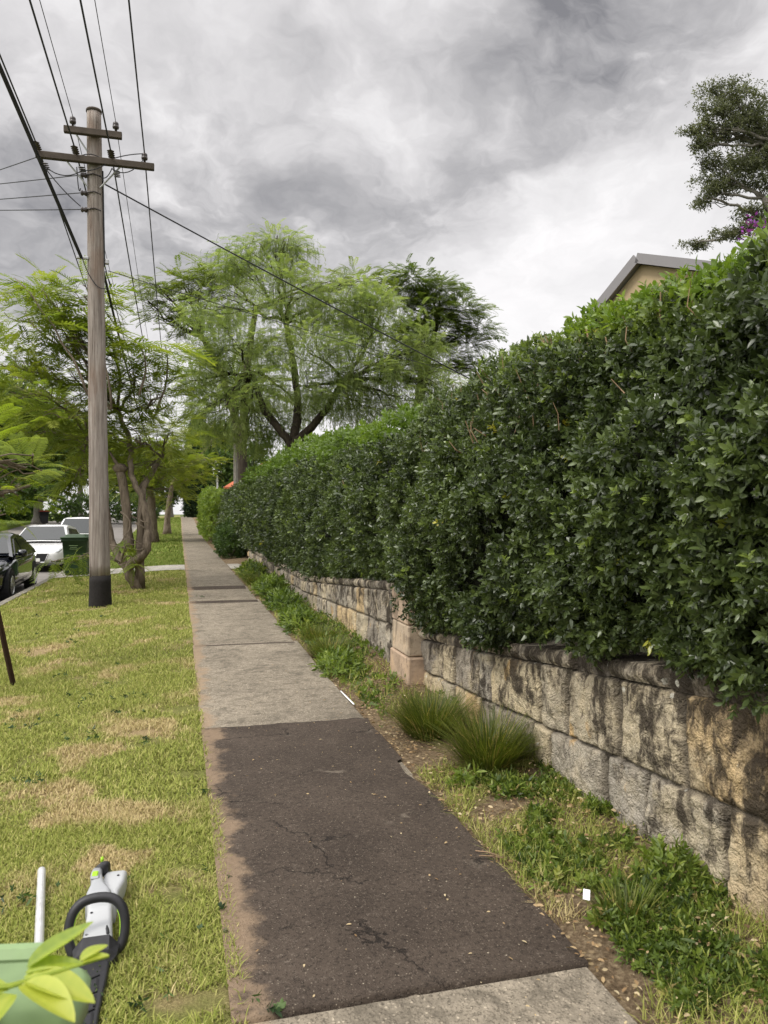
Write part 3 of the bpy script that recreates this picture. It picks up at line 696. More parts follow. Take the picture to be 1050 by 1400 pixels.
# ---------------------------------------------------------------- camellia hedge
def hedge_section(s):
    """cross-section (x, z) polyline of the clipped hedge at s, from its underside over the face to the back"""
    s = np.asarray(s, float); nearw = 1 - sstep(6.3, 7.1, s)
    lump = fbm(xyz(s * .7, 0 * s, 0 * s), 51, 3) - .5
    zt = np.interp(s, [1, 2.7, 3.7, 5, 6, 8, 10, 14, 20, 30, 38], [2.45, 2.49, 2.57, 2.52, 2.47, 2.38, 2.36, 2.45, 2.5, 2.48, 2.4]) + .15 * lump
    zb = np.where(s < 6.95, top_near(np.minimum(s, 6.5)) - .02, top_far(s) - .0) * (1 - sstep(24, 27, s)) + sstep(24, 27, s) * .25
    zb = np.where((s > 6.3) & (s < 6.95), .84, zb + .05); zb = zb + .16 * (fbm(xyz(s * 1.6, 0 * s, 0 * s), 57, 3) - .5)
    xf = 1.98 - .12 * nearw
    P = [(2.45 + 0 * s, zb + .10), (2.02 - .04 * nearw, zb + .02), (xf, zb + .28), (xf - .06, zb + .9), (xf + .05, zt - .5), (xf + .13, zt - .16), (xf + .36, zt + .02), (xf + .8, zt + .06), (3.2 + 0 * s, zt + .0)]
    return np.stack([np.stack([np.broadcast_to(a, s.shape), b], -1) for a, b in P], 1)   # n,9,2
def hedge_sample(n, s0, s1):
    s = rng.uniform(s0, s1, n); P = hedge_section(s); seg = np.linalg.norm(np.diff(P, axis=1), axis=2)
    seg = seg * np.array([.8, 1, 1, 1, 1, 1, 1.1, .9])[None]
    c = np.cumsum(seg, 1); t = rng.uniform(0, 1, n) * c[:, -1]; k = (t[:, None] > c).sum(1); k = np.minimum(k, 7)
    f = (t - np.where(k > 0, c[np.arange(n), np.maximum(k - 1, 0)], 0)) / seg[np.arange(n), k]
    a = P[np.arange(n), k]; b = P[np.arange(n), k + 1]; q = a + (b - a) * f[:, None]; d = b - a; d /= np.linalg.norm(d, axis=1, keepdims=True)
    nrm = np.stack([-d[:, 1], 0 * s, d[:, 0]], -1)
    pos = np.stack([q[:, 0], s, q[:, 1]], -1); return pos, nrm, k
hedge = thing('hedge', 'tall dark glossy clipped camellia hedge growing over the sandstone wall', 'hedge', (2.5, 12, .5))
fol = MB(); cnt = [0]
for s0, s1, n, sc, dep in ((1.2, 4.2, 25000, .080, .28), (4.2, 7.2, 20000, .082, .28), (7.2, 14, 16000, .108, .25), (14, 24, 9500, .155, .25), (24, 37.5, 6500, .21, .25)):
    pos, nrm, k = hedge_sample(n, s0, s1)
    lump = fbm(pos * 2.6, 61, 4) - .5 + .5 * (fbm(pos * 7, 63, 2) - .5); hole = fbm(pos * 3.4, 66, 4)
    depth = rng.uniform(0, 1, n) ** 1.6 * dep
    pos = pos + nrm * (lump * .34 - depth)[:, None] * np.where(k == 0, .5, 1.)[:, None]
    keep = (hole < .59) | (depth > .17)
    pos, nrm, k, depth = pos[keep], nrm[keep], k[keep], depth[keep]; n = len(pos)
    fwd = nrm * .8 + rdir(n) * .75 + np.array([-.1, 0, .25])
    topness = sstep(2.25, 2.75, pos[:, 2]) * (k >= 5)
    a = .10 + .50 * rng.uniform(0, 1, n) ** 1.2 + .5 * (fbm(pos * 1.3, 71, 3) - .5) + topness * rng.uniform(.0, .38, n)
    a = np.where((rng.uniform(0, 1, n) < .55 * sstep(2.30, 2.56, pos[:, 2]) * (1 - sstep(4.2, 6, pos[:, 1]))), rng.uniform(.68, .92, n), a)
    a = np.where(rng.uniform(0, 1, n) < .03, rng.uniform(.7, .88, n), a)
    ycl = (np.linalg.norm((pos - np.array([1.99, 3.55, 2.47])) / np.array([.12, .11, .09]), axis=1) < 1) | (np.linalg.norm((pos - np.array([1.85, 3.1, 2.0])) / np.array([.1, .07, .08]), axis=1) < 1)
    a = np.where(ycl | (rng.uniform(0, 1, n) < .0012), rng.uniform(.93, 1, n), a)
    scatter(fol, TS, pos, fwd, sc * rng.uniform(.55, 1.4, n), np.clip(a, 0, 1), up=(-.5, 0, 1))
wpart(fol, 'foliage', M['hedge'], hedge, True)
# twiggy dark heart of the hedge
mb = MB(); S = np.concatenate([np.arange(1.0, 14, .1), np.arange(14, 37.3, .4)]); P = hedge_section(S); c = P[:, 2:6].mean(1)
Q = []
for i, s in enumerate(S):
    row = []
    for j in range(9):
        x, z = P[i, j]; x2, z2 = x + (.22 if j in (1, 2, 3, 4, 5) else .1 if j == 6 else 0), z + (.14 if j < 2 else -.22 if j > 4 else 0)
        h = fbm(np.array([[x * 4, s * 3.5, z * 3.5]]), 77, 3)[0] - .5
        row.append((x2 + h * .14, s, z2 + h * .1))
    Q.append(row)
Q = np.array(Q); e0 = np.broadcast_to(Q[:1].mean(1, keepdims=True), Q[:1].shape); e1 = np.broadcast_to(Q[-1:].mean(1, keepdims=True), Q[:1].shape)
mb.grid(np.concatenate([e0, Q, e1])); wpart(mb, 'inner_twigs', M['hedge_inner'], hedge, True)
# cut stems showing where the shears went deep, and shoots over the top
for i in range(98):
    s = rng.uniform(1.6, 12) if i > 88 else rng.normal(4.6, .8)
    P = hedge_section(np.array([s]))[0]; j = rng.choice([4, 5, 5, 6]) if i < 120 else rng.choice([3, 4]); x, z = P[j] + (P[min(j + 1, 8)] - P[j]) * rng.uniform(0, 1)
    L = rng.uniform(.08, .2); tilt = rng.normal(0, .35, 3)
    p0 = np.array([x - .01, s, z - .08]); d = np.array([-.30, 0, 1.0]) + tilt * .8; d /= np.linalg.norm(d)
    p1 = p0 + d * L * .5 + rng.normal(0, .01, 3); p2 = p0 + d * L
    mb = MB(); mb.tube([p0, p1, p2], np.array([.0042, .0036, .0024]) * rng.uniform(.6, 1.25), 5); wpart(mb, 'cut_stem', M['twig'], hedge)

for (u, v, Y) in ((906, 545, 3.26), (929, 640, 3.05), (1043, 675, 2.85)):
    px = np.array(W(u, v, Y)); m = MB()
    for k in range(6):
        a = k * 1.047; diamond_V, diamond_F = [], []
        diamond(diamond_V, diamond_F, (0, 0, 0), (0, math.cos(a), math.sin(a)), (-1, .3 * math.cos(a), .3 * math.sin(a)), .026, .021); m.add(np.array(diamond_V) + px + (-.03, 0, 0), diamond_F)
    wpart(m, 'flower', M['petal'], hedge)

# lush pale shrubs rising behind the hedge
def shrub(name, label, cat, blobs, mat, n, sc, temps, zbase, tone=(.2, 1), group=None, stem=True, sub='foliage'):
    c = np.mean([b[0] for b in blobs], 0); t = thing(name, label, cat, (c[0], c[1], zbase), 0, group)
    m = MB(); wsum = sum(b[1][0] * b[1][1] for b in blobs)
    for ctr, rad in blobs:
        k = max(6, int(n * rad[0] * rad[1] / wsum)); d = rdir(k, -.85, 1); r = rng.uniform(.55, 1, k) ** .5
        ps = np.array(ctr) + d * np.array(rad) * (r * (1 + .5 * (fbm(d * 2.2 + np.array(ctr), 83, 3) - .5)))[:, None]
        a = tone[0] + (tone[1] - tone[0]) * (.5 * rng.uniform(0, 1, k) + .5 * fbm(ps * 1.2, 85, 3)); ok = ps[:, 2] > zbase + .02
        scatter(m, temps, ps[ok], (d + rdir(k) * .8 + (0, 0, .35))[ok], sc * rng.uniform(.7, 1.25, ok.sum()), np.clip(a[ok], 0, 1))
    wpart(m, sub, mat, t, True)
    if stem:
        m = MB()
        for ctr, rad in blobs:
            for k in range(3):
                e = np.array(ctr) + rng.normal(0, .4, 3) * np.array(rad); b = np.array([c[0], c[1], zbase]) + rng.normal(0, .05, 3) * (1, 1, 0)
                m.tube([b, (b + e) / 2 + rng.normal(0, .05, 3), e], [.03, .022, .008], 5)
        wpart(m, 'stem', M['bark'], t)
    return t
shrub('shrub', 'lime green new growth standing above the near end of the hedge top', 'shrub',
      [((2.48, 3.2, 2.46), (.42, .6, .17)), ((2.5, 2.55, 2.42), (.45, .55, .19)), ((2.45, 3.8, 2.54), (.3, .4, .12))], M['lime'], 1700, .10, TS, .5)
shrub('shrub', 'bright leafy shrub poking up behind the middle of the hedge, below the weeping tree', 'shrub',
      [((2.75, 11.5, 2.42), (.6, 1.3, .36)), ((2.9, 13.6, 2.5), (.6, 1.2, .45)), ((2.75, 9.0, 2.42), (.5, 1.0, .33))], M['lime'], 2000, .17, TS, .5, (.0, .75))
shrub('shrub', 'yellow green shrub over the far end of the hedge beside the orange brick house', 'shrub',
      [((2.8, 19, 2.55), (.7, 1.8, .42)), ((2.7, 23.5, 2.55), (.7, 1.9, .38)), ((2.9, 16.4, 2.6), (.7, 1.2, .5))], M['lime'], 1700, .22, TS, .5, (0, .7))
t = shrub('flowering_shrub', 'purple flowering bush at the top of the hedge against the sky', 'shrub', [((3.05, 2.85, 2.96), (.35, .4, .2)), ((3.2, 3.0, 3.0), (.4, .4, .22))], M['lime'], 280, .11, TS, .5, (0, .6))
m = MB(); ps = np.array(W(1046, 322, 3.75)) + rng.normal(0, 1, (26, 3)) * (.07, .07, .05); scatter(m, [T_star(8, 1., 3)], ps, rdir(26), .05 * np.ones(26), rng.uniform(0, 1, 26)); wpart(m, 'blossom', M['purple'], t)

shrub('clipped_hedge', 'light green clipped hedge standing right at the path edge past the dark hedge', 'hedge',
      [((1.7, 40, 1.0), (.66, 2.6, .9)), ((1.7, 40, 2.0), (.64, 2.6, .65)), ((1.75, 44, 1.2), (.66, 2.8, 1.1)), ((1.75, 45, 2.1), (.6, 2.8, .7))], M['lime'], 4200, .24, TS, 0., (.3, 1))
shrub('bush', 'low round green bush on the path edge by the end of the stone wall', 'bush', [((1.75, 26.4, .45), (.5, .9, .52)), ((1.8, 28.3, .55), (.45, 1.1, .6))], M['midleaf'], 1500, .2, TS, 0., (0, .55))

# ---------------------------------------------------------------- wall foot: tussocks, weeds, leaf litter
TB = [T_blade(b) for b in (.15, .4, .75)]
def tussock(label, x, y, rad, h, n, name='grass_tussock', group=None):
    z0 = float(np.ravel(hr(x, y))[0]); t = thing(name, label, 'grass tussock', (x, y, z0), 0, group); m = MB()
    r = rad * np.sqrt(rng.uniform(0, 1, n)); a = rng.uniform(0, 6.283, n); off = np.stack([r * np.cos(a), r * np.sin(a), 0 * r], -1)
    out = off / rad + rng.normal(0, .22, (n, 3)) * (1, 1, 0); d = out * .62 + np.array([0, 0, 1.0]); 
    up = d / np.linalg.norm(d, axis=1, keepdims=True)
    # template grows along z and bends along y
    yv = out * (1, 1, 0) + 1e-4; yv = yv - up * (yv * up).sum(1, keepdims=True); yv /= np.linalg.norm(yv, axis=1, keepdims=True); xv = np.cross(yv, up)
    rm = np.stack([xv, yv, up], -1); L = h * rng.uniform(.55, 1.15, n); sc = np.stack([np.full(n, .0065), L * .7, L], -1)
    tone = np.clip(.35 + .3 * rng.normal(0, 1, n) + .35 * (L < h * .7), 0, 1); k = rng.integers(0, 3, n)
    for i in range(3):
        q = k == i; m.inst(TB[i], off[q] * .75 + (0, 0, -.01), rm[q], sc[q], tone[q])
    m.build('blades', M['tussock'], t); return t
tussock('round grass tussock, the taller one nearer the camera, against the stone wall', 1.79, 4.28, .165, .40, 1300)
tussock('bushy grass tussock between the dressed stone pier and the taller tussock', 1.68, 5.05, .20, .35, 1500)
tussock('thin brownish grass tuft low in the weeds at the near foot of the wall', 1.62, 2.55, .10, .17, 260)
tussock('long bladed grass clump drooping over the path edge left of the pier', 1.56, 8.1, .24, .28, 700)
tussock('dry brownish grass clump at the wall foot beyond the long bladed clump', 1.62, 9.1, .22, .26, 600)
tussock('straggly grass clump by the wall near the driveway', 1.6, 16.6, .3, .32, 600)
TW = [T_sprig(6, .5, .26, 20), T_sprig(5, .62, .14, 21), T_sprig(7, .4, .24, 22), T_sprig(4, .7, .2, 23), T_sprig(6, .45, .12, 24)]
def weedclump(label, x, y, rx, ry, h, n, sc, tone=(.2, .8)):
    z0 = float(np.ravel(hr(x, y))[0]); t = thing('weed_clump', label, 'weeds', (x, y, z0)); m = MB(); d = rdir(n, 0, 1)
    ps = d * np.array([rx, ry, h]) * (rng.uniform(.35, 1, n) ** .6)[:, None]
    scatter(m, TW, ps, d + rdir(n) * .6 + (0, 0, .5), sc * rng.uniform(.7, 1.3, n), rng.uniform(tone[0], tone[1], n)); m.build('leaves', M['weed'], t, True)
    q = 60; m = MB(); 
    for k in range(14):
        e = d[k] * np.array([rx, ry, h]) * .8; m.tube([(e[0] * .3, e[1] * .3, 0), e * .6, e], [.006, .005, .003], 4)
    m.build('stem', M['twig'], t)
weedclump('leafy weed clump spilling on the path just left of the pier', 1.52, 7.35, .18, .5, .14, 320, .11)
weedclump('green weed clump half way along the far wall foot', 1.55, 10.2, .20, .7, .2, 400, .14)
weedclump('weed clump along the wall with dark lower leaves before the repaired slab', 1.62, 12.2, .2, .8, .2, 360, .16, (.0, .6))
weedclump('tall weeds leaning out from the wall beside the lifted slabs', 1.66, 14.4, .22, .9, .26, 360, .18, (.1, .7))
weedclump('pale weeds at the wall end beside the driveway', 1.7, 18.6, .2, 1.0, .22, 320, .2, (.2, .9))
weedclump('small broad leaved weed between the tussock and the path edge', 1.56, 4.02, .05, .06, .09, 16, .10, (.5, .8))
weedclump('broad leaved weed standing against the near wall stones', 1.95, 2.75, .09, .14, .12, 70, .075, (.4, .8))
# ground cover
def zone(n, x0, x1, y0, y1, f):
    p = np.stack([rng.uniform(x0, x1, n), rng.uniform(y0, y1, n)], -1); return p[f(p)]
m = MB()
p = zone(15000, 1.36, 2.12, 1.2, 4.1, lambda p: (p[:, 0] > 1.38 + .16 * fbm(xyz(p[:, 0] * 3, p[:, 1] * 3, 0), 91, 3) + .05 * (p[:, 1] < 2.6)) & (fbm(xyz(p[:, 0] * 2.6, p[:, 1] * 2.6, 0), 93, 4) + .14 * sstep(2.0, 2.8, p[:, 1]) + .0 > .49))
pos = xyz(p[:, 0], p[:, 1], hr(p[:, 0], p[:, 1]) + rng.uniform(.002, .03, len(p))); scatter(m, TW, pos, rdir(len(p), .0, 1), .044 * rng.uniform(.4, 1.7, len(p)) * (.7 + .6 * fbm(pos * 4, 99, 2)), np.clip(.25 + .5 * fbm(pos * 3.5, 141, 3) + rng.normal(0, .24, len(p)), 0, 1))
p = zone(3000, 1.36, 2.05, 5.3, 21, lambda p: (fbm(xyz(p[:, 0] * 2, p[:, 1] * 1.4, 0), 95, 4) > .45) & (p[:, 0] > 1.42))
pos = xyz(p[:, 0], p[:, 1], hr(p[:, 0], p[:, 1]) + rng.uniform(0, .06, len(p))); scatter(m, TW, pos, rdir(len(p), .0, 1), .085 * rng.uniform(.6, 1.4, len(p)), np.clip(rng.normal(.45, .2, len(p)), 0, 1))
tag(m.build('ground_cover', M['weed'], smooth=True), 'low leafy green ground cover between the footpath and the wall', 'ground cover', kind='stuff')
m = MB()
p = zone(6500, 1.33, 2.14, 1.2, 7.6, lambda p: rng.uniform(0, 1, len(p)) < .35 + .65 * fbm(xyz(p[:, 0] * 2, p[:, 1] * 2, 0), 97, 3))
pos = xyz(p[:, 0], p[:, 1], hr(p[:, 0], p[:, 1]) + rng.uniform(.004, .05, len(p))); L = rng.uniform(.008, .032, len(p)); fw = rdir(len(p), -.15, .25)
m.inst(T_leaf(), pos, rot_from(fw, rng.normal(0, .5, len(p))), np.stack([L * 1.0, L, L], -1), rng.uniform(0, 1, len(p)))
p = zone(500, .2, 1.33, 2.0, 9, lambda p: rng.uniform(0, 1, len(p)) < .25 + .8 * (p[:, 0] > 1.0))
pos = xyz(p[:, 0], p[:, 1], .016); L = rng.uniform(.006, .022, len(p)); m.inst(T_leaf(), pos, rot_from(rdir(len(p), -.05, .05), rng.normal(0, .2, len(p))), np.stack([L] * 3, -1), rng.uniform(.3, 1, len(p)))
tag(m.build('leaf_litter', M['litter'], smooth=True), 'dry fallen leaves scattered at the wall foot and path edge', 'leaf litter', kind='stuff')

# ---------------------------------------------------------------- lawn
def cull(p, mg=520):
    u, v, Y = project(p); return (Y > .3) & (u > -mg) & (u < 1050 + mg) & (v < 1400 + mg * 2)
m = MB()
def lawn(n, x0, x1, y0, y1, wd, h, zf, seed=0, mask=None):
    p = np.stack([rng.uniform(x0, x1, n), rng.uniform(y0, y1, n)], -1); P3 = xyz(p[:, 0], p[:, 1], zf(p[:, 0], p[:, 1]) - .006); ok = cull(P3)
    if mask is not None: ok &= mask(p)
    P3 = P3[ok]; n = len(P3)
    clump = fbm(P3 * (1, 1, 0) * 5.5, 101 + seed, 3); edge = .6 + .9 * clump
    a = rng.uniform(0, 6.283, n); lean = np.abs(rng.normal(.55, .4, n)); up = np.stack([np.cos(a) * lean, np.sin(a) * lean, np.ones(n)], -1); up /= np.linalg.norm(up, axis=1, keepdims=True)
    yv = np.stack([np.cos(a), np.sin(a), 0 * a], -1); yv = yv - up * (yv * up).sum(1, keepdims=True); yv /= np.linalg.norm(yv, axis=1, keepdims=True)
    L = h * rng.uniform(.45, 1.25, n) * edge; sc = np.stack([wd * rng.uniform(.6, 1.3, n), L, L], -1)
    k = rng.integers(0, 3, n); rm = np.stack([np.cross(yv, up), yv, up], -1); tone = np.clip(rng.normal(.5, .22, n), 0, 1)
    for i in range(3):
        q = k == i; m.inst(TB[i], P3[q], rm[q], sc[q], tone[q])
bare = lambda p: fbm(xyz(p[:, 0] * 3.2, p[:, 1] * 3.2, 0), 111, 4) + rng.normal(0, .05, len(p)) > .30
ok2 = lambda p: bare(p) & ~((p[:, 1] > 21) & (p[:, 1] < 23.2) & True) & (np.hypot(p[:, 0] + 1.3, p[:, 1] - 13.5) > .19)
lawn(140000, -2.2, .20, 1.4, 4.2, .0046, .034, hz, 0, bare)
lawn(115000, -3.1, .17, 4.2, 8.5, .0062, .037, hz, 1, bare)
lawn(60000, -3.1, .16, 8.5, 15, .009, .048, hz, 2, ok2)
lawn(20000, -3.1, .15, 15, 21, .015, .055, hz, 3, ok2)
strip = lambda p: fbm(xyz(p[:, 0] * 3, p[:, 1] * 3, 0), 131, 3) > .46
lawn(15000, 1.37, 2.12, 1.2, 4.4, .004, .085, hr, 6, strip)
lawn(7000, 1.37, 2.05, 5.5, 21, .007, .11, hr, 7, strip)
tag(m.build('grass', M['grass']), 'patchy grass, green and straw coloured, on both sides of the path', 'grass', kind='stuff')
m = MB()
lawn(16000, -3.1, .15, 23.2, 30, .018, .075, hz, 3)
lawn(30000, -3.1, .15, 30, 85, .035, .10, hz, 4)
tag(m.build('grass', M['grass2']), 'greener longer grass on the verge beyond the driveway', 'grass', kind='stuff')
m = MB()
fz = lambda x, s: np.interp(x, [-60, -22, -16, -13.2], [2.2, .5, -.05, -.14]) + zg(s)
lawn(15000, -24, -13.1, 25, 85, .06, .12, fz, 5)
tag(m.build('far_grass', M['grass2']), 'green grass on the bank across the road', 'grass', kind='stuff')
# clippings from the hedge dropped on the lawn
m = MB()
cl = [G(u, v, -.02) for u, v in ((30, 985), (40, 895), (75, 930), (85, 925), (115, 955), (180, 958), (190, 955), (160, 960), (170, 980), (55, 1070), (285, 1090), (100, 865), (90, 842), (50, 845), (8, 1000), (130, 1010), (40, 1000), (60, 985), (118, 966), (275, 818), (155, 940), (28, 1235), (40, 1232), (300, 1205), (185, 1215), (295, 1270), (205, 1370), (345, 1385), (15, 1070), (82, 1013), (165, 912), (95, 880), (140, 846), (65, 870), (200, 1015))]
for c in cl:
    n = rng.integers(2, 6); ps = np.array(c) + rng.normal(0, 1, (n, 3)) * (.05, .05, .0) + (0, 0, .035); L = rng.uniform(.02, .042, n)
    scatter(m, TW, ps, rdir(n, -.1, .3), L * 1.6, rng.uniform(0, .8, n))
tag(m.build('hedge_clippings', M['cut'], smooth=True), 'dark green hedge clippings lying in scraps on the grass', 'clippings', kind='stuff')
# ---------------------------------------------------------------- trees
def curve(p0, p1, n=8, bend=(0, 0, 0), wob=.0):
    p0, p1, b = np.array(p0, float), np.array(p1, float), np.array(bend, float); t = np.linspace(0, 1, n)[:, None]
    q = p0 + (p1 - p0) * t + b * (4 * t * (1 - t)); L = np.linalg.norm(p1 - p0)
    w_ = rng.normal(0, 1, (n, 3)) * wob * L; w_[0] = 0; w_[-1] = 0; return q + w_
def frond_leaves(temps, size, per=1):
    def f(m, ps, ctr, tone):
        n = len(ps); d = ps - ctr; d = d / (np.linalg.norm(d, axis=1, keepdims=True) + 1e-6); d = d * (1, 1, .5) + rdir(n) * (.6, .6, .3) + (0, 0, .18)
        scatter(m, temps, ps, d, size * rng.uniform(.7, 1.2, n), tone, roll=.5)
    return f
def hang_leaves(temps, size):
    def f(m, ps, ctr, tone):
        n = len(ps); a = np.arctan2((ps - ctr)[:, 1], (ps - ctr)[:, 0]) + rng.normal(0, .9, n); d = np.stack([np.cos(a), np.sin(a), 0 * a], -1)
        k = rng.integers(0, len(temps), n); rm = rot_from(d); sc = size * rng.uniform(.55, 1.3, n)
        for i, T in enumerate(temps): q = k == i; m.inst(T, ps[q], rm[q], sc[q], tone[q])
    return f
def mixed_leaves(f, g):
    def h(m, ps, ctr, tone):
        k = rng.uniform(0, 1, len(ps)) < .55; f(m, ps[k], ctr, tone[k]); g(m, ps[~k], ctr, tone[~k])
    return h
def any_leaves(temps, size):
    def f(m, ps, ctr, tone):
        n = len(ps); d = ps - ctr; d = d / (np.linalg.norm(d, axis=1, keepdims=True) + 1e-6) + rdir(n) * .9 + (0, 0, .2); scatter(m, temps, ps, d, size * rng.uniform(.7, 1.3, n), tone)
    return f
def blob(u, v, ru, rv, Y, rd=None):
    c = np.array(W(u, v, Y)); return c, np.array([ru / F * Y, (rd if rd else (ru + rv) / 2) / F * Y, rv / F * Y])
def tree(name, label, base, stems, blobs, leafmat_, leaf, dens, barkm, r0, group=None, clump=.16, tone=(.1, .9), nsub=7, seed=0, extra=None, shell=.45):
    """stems: list of fork polylines from the base; blobs: (centre, radii) masses of the crown"""
    t = thing(name, label, 'tree', tuple(base), 0, group); tk = MB(); tips = []
    for st in stems:
        pts = np.array([base] + list(st), float)
        # smooth the polyline
        tt = np.linspace(0, len(pts) - 1, (len(pts) - 1) * 5 + 1); q = np.stack([np.interp(tt, range(len(pts)), pts[:, k]) for k in range(3)], -1)
        for _ in range(3): q[1:-1] = .25 * q[:-2] + .5 * q[1:-1] + .25 * q[2:]
        q[1:-1] += rng.normal(0, .012, q[1:-1].shape)
        rr = r0 * np.linspace(1.0, .5, len(q)) * (1 + .35 * np.exp(-np.linspace(0, 8, len(q)))); tk.tube(q, rr, 10, rough=.25, seed=seed); tips.append((q[-1], rr[-1]))
    cr = MB()
    for c, rad in blobs:
        i = int(np.argmin([np.linalg.norm(c - tp[0]) for tp in tips])); p, r_ = tips[i]
        cv = curve(p, c, 8, rng.normal(0, .06, 3) * np.linalg.norm(c - p), .02); rl = np.linspace(min(r_ * .75, .02 + .022 * np.linalg.norm(c - p)), .018 * max(1, rad[0] * .5), 8); tk.tube(cv, rl, 6)
        K = max(3, int(nsub)); d = rdir(K, -.7, 1); cc = c + d * rad * rng.uniform(shell, 1, K)[:, None]
        for e in cc:
            j = rng.integers(3, 8); tk.tube(curve(cv[j], e, 6, rng.normal(0, .08, 3) * np.linalg.norm(e - cv[j]), .03), np.linspace(rl[j] * .5, .006 + .003 * rad[0], 6), 5)
        n = int(dens * (rad[0] * rad[1] * rad[2]) ** (2 / 3.)); k = rng.integers(0, K, n); own = rng.uniform(0, 1, n) < .22
        ps = cc[k] + rng.normal(0, 1, (n, 3)) * rad * clump * 1.6; q = c + rdir(n) * rad * (rng.uniform(0, 1, n) ** .4)[:, None]; ps[own] = q[own]
        tn = np.clip(tone[0] + (tone[1] - tone[0]) * (.55 * rng.uniform(0, 1, n) + .45 * hash01(k * 71 + seed)), 0, 1)
        leaf(cr, ps, c, tn)
    if extra: extra(tk, cr)
    wpart(tk, 'trunk', barkm, t, True); wpart(cr, 'crown', leafmat_, t, True); return t

TF = [T_frond(11, .30, .062, .3 + .12 * k, k) for k in range(4)]
TFF = [T_frond_fine(12, .3, k) for k in range(2)]
TP = [T_weep(15, k) for k in range(5)]
TG = [T_star(12, 1.0, 30 + k) for k in range(4)]

# the crooked verge jacaranda behind the pole
b1 = np.array(G(190, 806, -.05)); Yb = 15.6
def jac_extra(tk, cr):
    # upright shoots with fronds all the way up
    for (u0, v0, u1, v1, Y) in ((150, 560, 58, 395, 15), (140, 560, 62, 420, 15.3), (152, 560, 112, 420, 14.6), (120, 540, 20, 380, 14.2), (118, 520, 118, 385, 15.5), (215, 560, 225, 470, 15.5), (190, 540, 190, 470, 15)):
        cv = curve(W(u0, v0, Y), W(u1, v1, Y), 8, (.12, 0, .05), .006); tk.tube(cv, np.linspace(.028, .008, 8), 5)
        n = 17; f = rng.uniform(.45, 1, n) ** .8; ps = np.stack([np.interp(f, np.linspace(0, 1, 8), cv[:, k]) for k in range(3)], -1)
        a = np.arange(n) * 2.4 + rng.uniform(-.4, .4, n); d = np.stack([np.cos(a), np.sin(a), rng.uniform(-.05, .35, n)], -1); scatter(cr, TF, ps, d, .80 * rng.uniform(.8, 1.15, n), rng.uniform(.2, .8, n), roll=.3)
    # cut stub with a knob
    cv = curve(W(176, 755, Yb), W(163, 640, Yb), 8, (.05, 0, 0), .004); tk.tube(cv, np.linspace(.10, .085, 8), 9, rough=.25); tk.tube([cv[-1] - (0, 0, .08), cv[-1], cv[-1] + (0, 0, .09)], [.09, .14, .07], 9, rough=.5)
    tk.tube(curve(cv[-1], W(150, 618, Yb), 4), np.linspace(.05, .02, 4), 6)
    # low suckers: bare loops round the stem, fronds out over the bin
    for (u0, v0, u1, v1) in ((180, 700, 205, 715), (150, 745, 168, 730), (165, 700, 150, 755), (185, 715, 178, 745)):
        tk.tube(curve(W(u0, v0, Yb - .2), W(u1, v1, Yb - .3), 7, rng.normal(0, .25, 3), .02), np.linspace(.02, .01, 7), 5)
    for (u, v, n) in ((108, 762, 12), (95, 770, 8), (70, 768, 6), (185, 770, 6), (178, 745, 5)):
        tk.tube(curve(W(165, 770, Yb - .3), W(u, v, Yb - .6), 6, (0, 0, .15), .01), np.linspace(.018, .008, 6), 5)
        ps = np.array(W(u, v, Yb - .6)) + rng.normal(0, .08, (n, 3)); scatter(cr, TF, ps, rdir(n, -.5, .1), .42 * rng.uniform(.7, 1.1, n), rng.uniform(.15, .6, n), roll=.4)
w15 = lambda u, v, dY=0: np.array(W(u, v, Yb + dY))
tree('jacaranda_tree', 'crooked many stemmed jacaranda on the verge just behind the utility pole', b1,
     [[w15(172, 775), w15(168, 757)], [w15(172, 775), w15(203, 752, -.1), w15(202, 715), w15(192, 675), w15(178, 650), w15(178, 600, .5), w15(160, 560, .8)], [w15(172, 775), w15(152, 745, .2), w15(148, 700, .4), w15(138, 650, .6), w15(120, 600, 1.)], [w15(192, 675), w15(205, 650, .6), w15(222, 625, 1)]],
     [blob(60, 540, 60, 38, 15.5), blob(20, 500, 40, 30, 15), blob(110, 510, 40, 30, 16), blob(185, 515, 38, 28, 15.6), blob(215, 545, 32, 24, 15.5), blob(165, 560, 45, 26, 16.5), blob(60, 590, 60, 22, 16.5), blob(120, 605, 55, 24, 16), blob(185, 600, 45, 24, 15.5), blob(225, 600, 28, 22, 16), blob(200, 640, 40, 18, 16.5), blob(110, 650, 35, 18, 17), blob(90, 460, 45, 22, 15.2), blob(30, 545, 50, 30, 17.5), blob(80, 570, 50, 24, 14.8), blob(140, 530, 40, 26, 15.2), blob(40, 440, 40, 26, 16), blob(130, 470, 36, 22, 15.6), blob(60, 400, 34, 22, 15.2), blob(115, 405, 28, 22, 15)],
     M['jac'], frond_leaves(TF, .46), 330, M['bark'], .09, extra=jac_extra, seed=3, tone=(.0, .85), clump=.22)

# young jacaranda at the left frame edge, tied to the leaning picket
bs = np.array((-2.28, 7.2, -.12))
tree('sapling', 'young yellow green jacaranda leaning in at the left, beside the rusty picket', bs,
     [[bs + (.03, 0, .9), bs + (.1, 0.05, 1.5)], [bs + (.03, 0, .9), bs + (-.1, .2, 1.9)]],
     [blob(8, 640, 34, 22, 7.4), blob(34, 640, 26, 18, 7.7), blob(5, 676, 38, 18, 7.4), blob(40, 664, 22, 16, 7.8), blob(-40, 620, 40, 40, 7.2), blob(-5, 700, 24, 7, 7.3)],
     M['jac_young'], frond_leaves(TFF, .33), 480, M['bark'], .035, seed=5, tone=(.0, 1), nsub=6, clump=.24)

